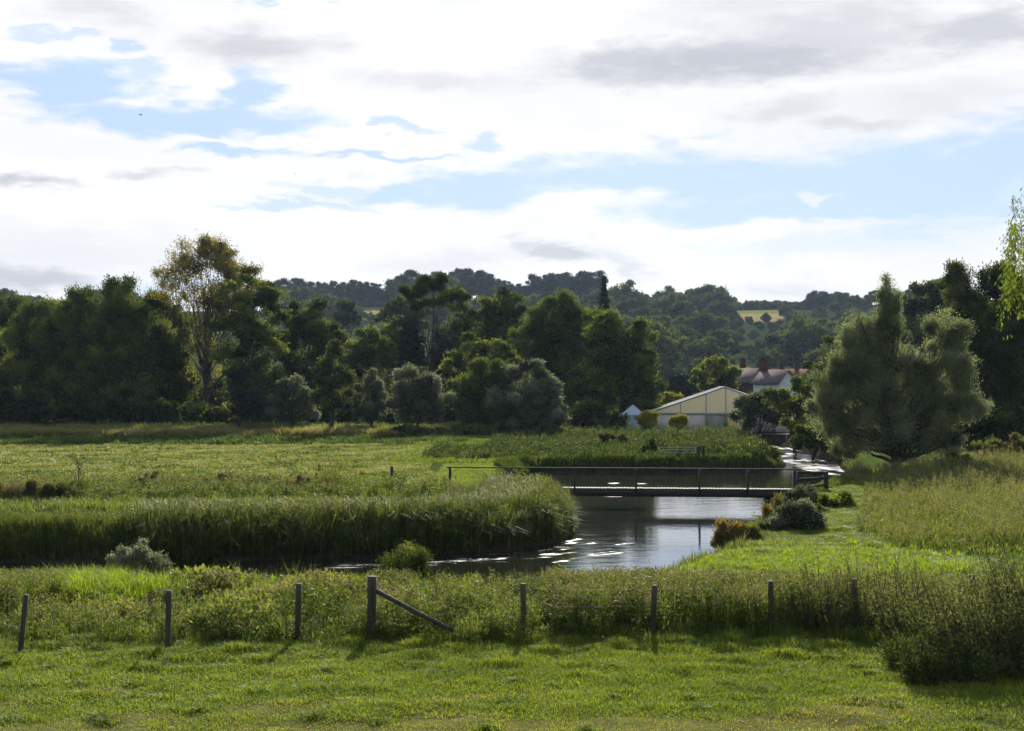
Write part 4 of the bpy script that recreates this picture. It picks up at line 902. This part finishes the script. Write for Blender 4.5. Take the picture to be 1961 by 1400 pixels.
def broad_leaves():
    """dock and comfrey leaves low in the bank"""
    mb = MB()
    for px, py, r, n in ((95,1222,.45,60),(300,1215,.8,80),(120,1190,.5,60),(640,1230,1.0,110),(780,1215,1.0,120),(900,1215,.8,90),(1010,1230,.9,90),(200,1255,1.2,120),(420,1250,1.2,120),(1560,1240,1.2,120)):
        cx_, cy_ = G(px, py+8); x = cx_+rng.normal(size=n)*r; y = cy_+rng.normal(size=n)*.35; p = P3(x, y, .02); d = unit(np.stack([rng.normal(size=n), rng.normal(size=n), rng.uniform(.3, 1.4, n)], 1))
        leaves(mb, p, d, rng.uniform(.07, .15, n), rng.uniform(.03, .05, n), cl(rng.normal(.5, .22, n)))
    tag(mb.build('dock_leaves', ['leaf_mid']), kind='stuff')
broad_leaves()

def reeds():
    """reed and reed-grass fringe along the far bank, round the spit and along the far pool edge"""
    mb = MB()
    band = lambda a, b: (lambda x, y: (lambda s: (s > a) & (s < b))(rsd(x, y)))
    # front of the far bank, left edge to the tip of the spit
    far_side = lambda x, y: (y > 47.2+.0*x) & ((y > 46+.12*(x+20)) | (x < -6))
    def put(n, box, a, b, h0, h1, tint, wd=.03, extra=None, lean=(.05,.5), az=None, tj=.14, bend=.4):
        x, y = sample(n, box=box, fn=lambda x, y: band(a, b)(x, y) & (extra(x, y) if extra else True))
        h = rng.uniform(h0, h1, len(x))*np.where((y > 46) & (y < 67) & (x < 5), .88, 1)*(1+.25*vnoise(x, y, 2.4, 81)+.25*vnoise(x, y, .8, 85))*(1-.25*sm(x, 0, 4)*(y < 70)); t = cl(tint+.14*vnoise(x, y, 1.6, 82)+rng.normal(size=len(x))*tj)
        A = None if az is None else az+rng.normal(size=len(x))*.7
        blades(mb, P3(x, y, -.05), h, wd*rng.uniform(.6, 1.4, len(x)), rng.uniform(*lean, len(x)), t, bend, A)
    ex = lambda x, y: y > 46.0+.0*x
    lft = lambda x, y: (x < -13.2) & (y > 46)
    mid = lambda x, y: (x >= -13.2) & (y > 47.5) & ~((x > -3.5) & (y > 66.3)) & ~((x>-20)&(y>68))
    put(6000, (-24, -13.2, 46, 52), -.2, 1.0, .6, 1.1, .38, .028, lft)
    put(5000, (-24, -13.2, 47, 53), .8, 2.2, .5, .75, .5, .025, lft)
    put(9000, (-13.2, 4.6, 47.5, 66.5), -.25, 1.3, .6, 1.45, .36, .032, mid)
    x, y = sample(2900, box=(-24, 4.6, 46.5, 66.5), fn=lambda x, y: band(-.2, 3.0)(x, y) & (y > 46.5) & ~((x > -3.5) & (y > 66.3)))
    clump_field(mb, x, y, np.where(x < -13.2, .5, .95)*rng.uniform(.35, 1.1, len(x))*(1+.35*vnoise(x, y, 1.6, 88))*(1-.3*sm(x, 0, 4)), 22, .04, .16, cl(.42+.34*vnoise(x, y, 1.3, 86)+rng.normal(size=len(x))*.16), (.15, 1.3), .12, .8)
    x, y = sample(1500, box=(-22, 4.2, 46.8, 66), fn=lambda x, y: band(-.1, 3.6)(x, y) & (y > 46.5) & ~((x > -3.5) & (y > 66.3)) & (vnoise(x, y, 2.0, 89) > -.2))
    wm = MB(); weeds(wm, x, y, np.where(x < -13, .55, .9)*rng.uniform(.6, 1.15, len(x)), 34, .12, .045, cl(.5+.3*vnoise(x, y, 1.7, 90)+rng.normal(size=len(x))*.12), .2, .08, top=10)
    tag(wm.build('bank_herbs', ['leaf_mid', 'purple']), kind='stuff')
    put(18000, (-13.2, 4.6, 48.5, 66.5), 1.1, 3.2, .4, 1.05, .55, .030, mid, (.3, .9), 2.6)
    put(12000, (-13.2, 4.0, 49, 66), 2.6, 5.0, .4, .8, .62, .028, mid, (.3, 1.0), 2.6)
    put(2500, (1.0, 4.8, 56, 67), -.1, 1.2, .8, 1.3, .6, .034, None, (.3, .8), 0.0)
    # pool back edge
    put(13000, (-4, 19, 88, 101), -.2, 1.3, .15, .55, .3, .045, lambda x, y: (y > 88) & (vnoise(x, y, 2.2, 87) > -.35))
    # right bank upstream, left side of the bend
    put(3000, (14, 24, 96, 140), -.2, 1.2, .15, .3, .4, .05)
    put(3500, (14, 22, 66, 82), .0, 1.6, .25, .5, .45, .04, lambda x, y: (x > 11.5))
    # near bank, sparse
    put(2600, (-11.5, -5.2, 36, 44), -.9, .2, .5, 1.0, .5, .026, lambda x, y: (y < 44) & (vnoise(x, y, 1.5, 83) > -.3), (.05,.35))
    put(2600, (-18, 10, 36, 46), -.3, .8, .12, .3, .5, .022, lambda x, y: y < 45)
    put(2400, (3, 13, 40, 52), -.3, .8, .4, .7, .55, .022, lambda x, y: (y < 52))
    tag(mb.build('reeds', ['reed']), kind='stuff')
    # silvery seed plumes, bent by the wind
    mb = MB()
    x, y = sample(3600, box=(-15, 4.0, 49, 66), fn=lambda x, y: band(.9, 3.4)(x, y) & mid(x, y) & (vnoise(x, y, 2.0, 84) > -.25))
    p = P3(x, y, .62+.0); p[:,2] += rng.uniform(-.15, .25, len(x)); d = unit(np.stack([rng.uniform(-1.1, .2, len(x)), rng.normal(size=len(x))*.5, rng.uniform(.1, 1.0, len(x))], 1))
    leaves(mb, p, d, rng.uniform(.14, .30, len(x)), rng.uniform(.03, .055, len(x)), cl(rng.normal(.6, .25, len(x))))
    tag(mb.build('reed_plumes', ['plume']), kind='stuff')
M['plume'] = leafmat('seed_plume', [(0,(.13,.14,.07)),(.5,(.22,.23,.14)),(1,(.34,.35,.25))], .35, .7, .05, (1.1,1.05,.8))
reeds()

def meadow():
    mb = MB()
    x, y = sample(60000, poly=MEADOW, fn=lambda x, y: view(x, y, 1.1) & (rsd(x, y) > 3.5))
    pn = vnoise(x, y*.5, 6, 91); p2 = vnoise(x, y, 2.0, 92)
    keep = rng.random(len(x)) < .62+.5*pn; x, y, pn, p2 = x[keep], y[keep], pn[keep], p2[keep]
    clump_field(mb, x, y, (.07+.05*rng.random(len(x))+.05*sm(p2, .3, .9))*(1+y/200), 7, .035, .12, .56+.34*pn+.24*p2, (.4, 1.4), .2)
    tag(mb.build('meadow_grass', ['meadowm']), kind='stuff')
    # ragged tussocks in bands
    mb = MB()
    def bnd(n, d0, d1, px0, px1, h0, h1, tint, k=26, wd=.05, r=.3, seed=93, thr=-.2, s=5, tj=.12):
        x, y = sample(n, box=(gx(px0, d1), gx(px1, d1), d0, d1), fn=lambda x, y: view(x, y, 1.1) & (rsd(x, y) > 1.0) & (vnoise(x*.6, y*1.6, s, seed) > thr))
        clump_field(mb, x, y, rng.uniform(h0, h1, len(x))*(1+.35*vnoise(x, y, 7, 96)), k, wd, r, cl(rng.normal(tint, .12, len(x))), (.2, .9), tj)
    bnd(1100, 118, 135, -60, 900, .3, .65, .12, thr=.05, s=4)
    bnd(500, 76, 118, -60, 830, .14, .32, .15, 22, .04, .25, 130, .15, 6)
    bnd(300, 76, 118, -60, 830, .16, .30, .8, 22, .04, .25, 131, .1, 6)
    bnd(3400, 139, 152, -80, 1090, .7, 1.3, .62, 24, .07, .45, 94, -.9)
    bnd(2200, 136, 140.5, -80, 760, .6, 1.1, .92, 22, .06, .4, 95, -.9)
    bnd(2400, 64, 72, -60, 760, .3, .65, .5, 24, .03, .25, 97, -.5, 3)
    bnd(500, 66, 70.5, 360, 640, .4, .8, .25, 30, .03, .25, 98, -.6, 3, .1)
    bnd(420, 62, 70, -60, 190, .4, .8, .7, 30, .03, .25, 99, -.6, 3, .1)
    bnd(900, 57, 66, -60, 700, .25, .5, .5, 22, .03, .25, 100, -.4, 3)
    tag(mb.build('tussock_grass', ['rough']), kind='stuff')
    mb = MB()
    for n, a, b, th in ((900, -60, 190, -.3), (1300, 270, 640, -.1), (260, 640, 860, .2)):
        x, y = sample(n, box=(gx(a, 68), gx(b, 62), 61.5, 69.5), fn=lambda x, y: vnoise(x, y, 2.5, 133) > th)
        weeds(mb, x, y, rng.uniform(.35, .95, len(x))*(.8+.5*vnoise(x, y, 3, 134)), 24, .12, .045, cl(rng.normal(.25, .16, len(x))), .2, .08, top=8)
    tag(mb.build('thistles', ['rough', 'purple']), kind='stuff')
M['meadowm'] = leafmat('meadow_turf_blade', [(0,(.06,.09,.016)),(.5,(.16,.20,.032)),(.8,(.25,.28,.055)),(1,(.34,.31,.12))], .5, .5, .15)
meadow()

def far_bank():
    """rank growth between the pool and the tents"""
    mb = MB()
    def wd_(n, box, h0, h1, tint, k, ll, lw, thr=-2, seed=101, s=4, fn=None, top=4):
        x, y = sample(n, box=box, fn=lambda x, y: (rsd(x, y) > .6) & (vnoise(x, y, s, seed) > thr) & (fn(x, y) if fn else True))
        weeds(mb, x, y, rng.uniform(h0, h1, len(x))*(1+.6*vnoise(x, y*.7, 4, 102)), k, ll, lw, cl(tint+.28*vnoise(x, y*.6, 4, seed+40)+rng.normal(size=len(x))*.12), .15, .10, top=top, stem=False)
    wd_(1700, (-6, 17.5, 95.5, 112), .15, .5, .4, 30, .16, .07, -.7)
    wd_(1500, (-2, 22, 110, 138), .2, .65, .45, 28, .18, .08, -.7, 103)
    wd_(700, (11, 18.5, 98, 120), .4, .85, .35, 34, .18, .08, -.8, 104)
    wd_(500, (5, 22, 128, 138), .5, 1.0, .55, 26, .18, .08, -.6, 105)
    tag(mb.build('bank_weeds', ['leaf_hill', 'rough']), kind='stuff')
    mb = MB()
    x, y = sample(9000, box=(-8, 22, 92, 139), fn=lambda x, y: (rsd(x, y) > .8))
    clump_field(mb, x, y, rng.uniform(.15, .35, len(x)), 14, .06, .3, cl(.36+.22*vnoise(x, y*.6, 5, 106)), (.3, 1.1))
    x, y = sample(2600, box=(gx(830,74), gx(1000,74), 67, 90), fn=lambda x, y: (rsd(x, y) > 1.2))
    clump_field(mb, x, y, rng.uniform(.1, .2, len(x)), 14, .03, .15, cl(.5+.1*vnoise(x, y, 5, 107)), (.3, 1.1))
    tag(mb.build('bank_grass', ['grass']), kind='stuff')
far_bank()

def right_field():
    """tall seeding grass on the right, with the trodden green path beside the river"""
    mb = MB(); 
    TALL = [D(1600,78), D(1560,62) if False else D(1660,70), D(1650,58), D(1640,49), D(1700,44.5), D(1850,43), D(2100,42), D(2150,100), D(1900,104), D(1780,88), D(1640,80)]
    x, y = sample(9000, poly=TALL)
    pn = vnoise(x, y, 5, 111); p2 = vnoise(x, y, 2, 112)
    ed = sm(-polysd(x+1.5*vnoise(x, y, 4, 115), y+1.2*vnoise(x, y, 3, 116), TALL), -1.0, 4.5)
    clump_field(mb, x, y, (.42+.30*pn+.22*p2+.25*rng.random(len(x)))*(.3+.7*ed), 16, .022, .16, .55+.30*pn+.20*p2, (.05, .7), .22)
    tag(mb.build('tall_grass', ['rough']), kind='stuff')
    mb = MB()
    x, y = sample(7000, poly=TALL, fn=lambda x, y: vnoise(x, y, 4, 113) > -.25)
    ed = sm(-polysd(x, y, TALL), -.5, 4)
    weeds(mb, x, y, rng.uniform(.5, 1.2, len(x))*(.35+.65*ed), 16, .09, .028, cl(.4+.35*vnoise(x, y, 3, 117)+rng.normal(size=len(x))*.14), .14, .05, top=18)
    tag(mb.build('seeding_stalks', ['rough', 'purple']), kind='stuff')
    mb = MB()
    PATH = [D(1250,43), D(1370,45), D(1470,46), D(1480,58), D(1560,66), D(1600,74), D(1625,78), D(1680,72), D(1665,58), D(1655,49), D(1710,43.5), D(1860,41.5), D(1990,40), D(1990,34), D(1660,36), D(1300,38), D(1080,37.5), D(1100,39)]
    x, y = sample(16000, poly=PATH, fn=lambda x, y: rsd(x, y) > .6)
    pn = vnoise(x, y, 1.6, 114)
    clump_field(mb, x, y, .10+.14*sm(pn, .1, .9)+.05*rng.random(len(x)), 16, .015, .12, .46+.24*pn+.18*vnoise(x, y, 3, 118), (.4, 1.3))
    tag(mb.build('path_grass', ['grass']), kind='stuff')
right_field()

# ------------------------------------------------------------------ single bushes and plants nearer the camera
def bush(name, label, px, py_base, d, lobes, kind, mat=None, size=1.0, dens=1.0, tint=None, cat='shrub', wf=None, nl=20, inn=None):
    k = dict(KIND[kind]); 
    return tree(name, label, cat, px, d, lobes, kind, dens=dens, size=size, tint=tint, mat=M[mat] if mat else None, nl=nl, r0=.04, thick=.9, inn=inn)
bush('bush', 'round dark bush with grey upper leaves at the water\'s edge right of the pool', 1522, 1040, 50, [(1522,996,48,38),(1498,1012,38,30),(1546,1012,38,30)], 'spire', 'leaf_sage', size=.8, tint=.12, inn=.75, dens=1.5)
bush('bush', 'low rusty yellow bush at the water\'s edge beside the dark bush', 1407, 1052, 46.5, [(1405,1026,38,25),(1388,1034,26,18),(1432,1032,26,20)], 'spire', 'leaf_rust', size=.75, tint=.55, inn=.6)
bush('bush', 'thin brownish bush behind the rusty one', 1478, 1000, 55, [(1482,975,22,28,.5),(1465,1000,18,26,.5)], 'broad', 'leaf_rust', size=.55, tint=.4)
bush('bush', 'small grey sallow bush above the round dark one', 1535, 960, 60, [(1535,948,26,14),(1510,955,18,12)], 'sallow', size=.6)
bush('bush', 'leafy yellow-green bush beside the path, right of the round dark bush', 1600, 985, 59, [(1600,965,34,22),(1570,975,22,24),(1625,980,20,14)], 'broad', 'leaf_weep', size=.6, tint=.3)
bush('bush', 'dark weedy clump on the path below the bridge', 1575, 1000, 57, [(1572,990,14,20)], 'dark', size=.5)
bush('sedge_clump', 'rounded sedge clump standing at the near water\'s edge behind the strainer post', 777, 1100, 39.5, [(778,1080,30,22),(760,1088,22,16),(798,1088,20,16)], 'willow', 'leaf_mid', size=.42, tint=.35)
bush('bush', 'grey-green bush at the left water\'s edge, before the dark bank', 268, 1095, 40.5, [(262,1068,34,26),(230,1078,26,22),(300,1078,26,20)], 'sallow', 'leaf_sage', size=.5, tint=.7)
bush('bush', 'small dark leafy clump left of the second fence post', 135, 1200, 30.5, [(130,1178,18,14),(118,1186,16,10)], 'dark', size=.4)
bush('bush', 'brown dead-looking bramble mound at the left meadow edge', 85, 985, 62, [(30,945,44,22),(85,950,46,26),(120,962,30,18)], 'sallow', 'purple', size=.5, tint=.35, dens=1.2)
bush('bush', 'low dark clump between the left thistles and the middle stakes', 375, 958, 64, [(372,948,26,12),(350,952,18,9)], 'dark', size=.5)
bush('bush', 'dark thistle clump left of the middle meadow stakes', 292, 945, 67, [(288,922,20,18),(318,932,26,12)], 'dark', 'purple', size=.36, tint=.45)
bush('bush', 'dark thistle clump around a stake in the middle of the meadow edge', 452, 950, 67, [(448,922,26,20),(485,928,34,15),(420,934,22,10)], 'dark', 'purple', size=.36, tint=.45)
bush('bush', 'dark thistle clump right of the meadow stakes', 570, 955, 66, [(570,930,24,17),(540,932,22,12),(605,926,20,11)], 'dark', 'purple', size=.36, tint=.5)
bush('bush', 'dark small bush in the weeds left of the field gate', 1245, 868, 100, [(1242,858,14,14),(1232,866,12,8)], 'dark', size=.8)
bush('bush', 'bright leafy bush on the point where the river bends', 1450, 878, 101, [(1450,866,32,18),(1480,878,24,16),(1420,874,22,14)], 'broad', size=.8, tint=.55)
bush('bush', 'dark bush at the tip of the bank beside the fast water', 1478, 888, 103, [(1474,879,15,14),(1484,889,10,9)], 'dark', size=.8)
bush('bush', 'brown mound of scrub below the low timber rail', 1188, 848, 118, [(1185,842,22,9),(1160,838,14,8)], 'dark', 'purple', size=.8, tint=.1)
def tall_weed(px, d, zt, label):
    x = gx(px, d); g = hz(x, d); e = empty('tall_weed', (x, d, g), label, 'plant'); loc = e.location[:]; h = zt-g
    m = MB(); m.tube([[x,d,g-.1],[x+.03,d,g+h*.5],[x-.02,d,zt]], [.025,.018,.008], 5)
    br = []
    for k in range(12):
        f = rng.uniform(.3, .95); a = rng.uniform(0, 6.28); s = np.array([x, d, g+h*f]); t = s+np.array([math.cos(a)*.3, math.sin(a)*.3, .3])*(1.1-f)*1.6; m.tube([s, s*.5+t*.5, t], [.01,.008,.004], 4); br.append((s, t-s))
    m.build('stem', ['bark'], e, loc)
    l = MB(); shoots(l, np.array([b[0] for b in br]), unit(np.array([b[1] for b in br])), .5, 22, .10, .04, np.full(len(br), .3), .05, .6)
    x2 = np.full(14, x)+rng.normal(size=14)*.12; y2 = np.full(14, d)+rng.normal(size=14)*.12
    shoots(l, np.stack([x2, y2, np.full(14, g)], 1), unit(np.stack([rng.normal(size=14)*.3, rng.normal(size=14)*.3, np.ones(14)], 1)), .8, 40, .13, .06, np.full(14, .3), .06, .6)
    l.build('leaves', ['leaf_mid'], e, loc)
tall_weed(150, 63, gz(876, 63), 'tall thin dark weed standing up at the left edge of the meadow')

def wand_shrub(label, px, d, w, n, h0, h1, tilt, mat, tint, k=60, ll=.075, lw=.028, dark=False):
    """many long leafy wands fanning out of the ground"""
    x = gx(px, d); g = hz(x, d); e = empty('wand_shrub', (x, d, g), label, 'shrub'); loc = e.location[:]
    sx = x+rng.uniform(-w, w, n)*.8; sy = d+rng.uniform(-.8, .9, n); st = P3(sx, sy); h = rng.uniform(h0, h1, n)*rng.uniform(.65, 1.12, n)*(1-.25*((sx-x)/w)**2)
    dr = unit(np.stack([(sx-x)/w*.25+tilt+rng.normal(size=n)*.17, rng.normal(size=n)*.18, np.ones(n)], 1))
    mb = MB(); shoots(mb, st, dr, h, k, ll, lw, cl(rng.normal(tint, .14, n)), .05, .75, 0, .08); mb.build('leaves', [mat], e, loc)
    s = MB()
    for a, b, c in zip(st, dr, h): s.tube([a, a+b*c*.5+rng.normal(size=3)*.02, a+b*c*.98], [.010,.008,.003], 4, cap=False)
    s.build('stems', ['bark'], e, loc)
wand_shrub('dark dense shrub of thin leafy wands at the left of the near right-hand thicket', 1570, 29.5, .85, 120, .9, 1.4, -.05, 'wandm', .3, 52)
wand_shrub('paler upright shrub of straight greenish wands, middle of the near right thicket', 1680, 29.5, .75, 90, 1.1, 1.7, -.02, 'wandm', .65, 48)
wand_shrub('large shrub of slanting wands, second from the right edge', 1790, 27.2, 1.0, 150, 1.1, 1.75, -.2, 'wandm', .5, 52)
wand_shrub('largest dark shrub of slanting wands in the bottom right corner', 1905, 25.4, 1.2, 240, 1.2, 1.95, -.25, 'wandm', .48, 62)
wand_shrub('tall shrub of slanting wands cut by the right edge', 2040, 26.5, 1.4, 300, 1.7, 2.5, -.15, 'wandm', .5, 60)
wand_shrub('low leafy shrub at the foot of the bottom right thicket', 1800, 24.8, .9, 130, .5, .95, -.05, 'leaf_dark', .5, 60)

# ------------------------------------------------------------------ birds
def bird(px, py, d, span, label, rz):
    x, z = gx(px, d), gz(py, d); e = empty('bird', (x, d, z), label, 'bird'); e.rotation_euler = (0,0,rz); s = span
    b = MB(); t = np.linspace(-1, 1, 9); b.tube(np.stack([t*s*.3, np.zeros(9), .02*s*np.cos(t)], 1), np.maximum(.004, s*.075*np.sqrt(np.clip(1-np.abs(t)**1.6, 0, 1))), 8); b.build('body', ['birdmat'], e, smooth=True)
    for sg in (-1, 1):
        w = MB(); p = np.array([[.12,0,0],[-.12,0,0],[.10,.28,.10],[-.10,.28,.09],[.02,.52,.06],[-.10,.5,.05]])*s; p[:,1] *= sg; q = [[0,1,3,2],[2,3,5,4]]
        w.add(p, q); w.add(p-np.array([0,0,.012*s]), [k[::-1] for k in q]); w.build('wing', ['birdmat'], e)
    w = MB(); w.add(np.array([[-.26,-.03,0],[-.26,.03,0],[-.42,.07,0],[-.42,-.07,0],[-.26,-.03,-.01],[-.26,.03,-.01],[-.42,.07,-.01],[-.42,-.07,-.01]])*s, [[0,1,2,3],[7,6,5,4],[0,3,7,4],[1,5,6,2]]); w.build('tail', ['birdmat'], e)
bird(268, 219, 120, .5, 'small dark bird gliding across the blue gap at the upper left', R(15))
bird(565, 332, 150, .35, 'tiny bird against white cloud above the half-bare tree', R(60))
bird(1157, 522, 150, .4, 'tiny bird just above the spire conifer', R(-20))

# ------------------------------------------------------------------ air
def haze():
    mb = MB(); mb.box((0, 450, 45), (3000, 2400, 115))
    m, nt = new_mat('haze_air'); v = nd('ShaderNodeVolumePrincipled', nt); v.inputs['Color'].default_value = (.62,.78,1,1); v.inputs['Density'].default_value = .000065; v.inputs['Anisotropy'].default_value = .2
    o = nd('ShaderNodeOutputMaterial', nt); nt.links.new(v.outputs[0], o.inputs['Volume'])
    tag(mb.build('haze', [m]), kind='stuff')
HAZE = True
if HAZE: haze()
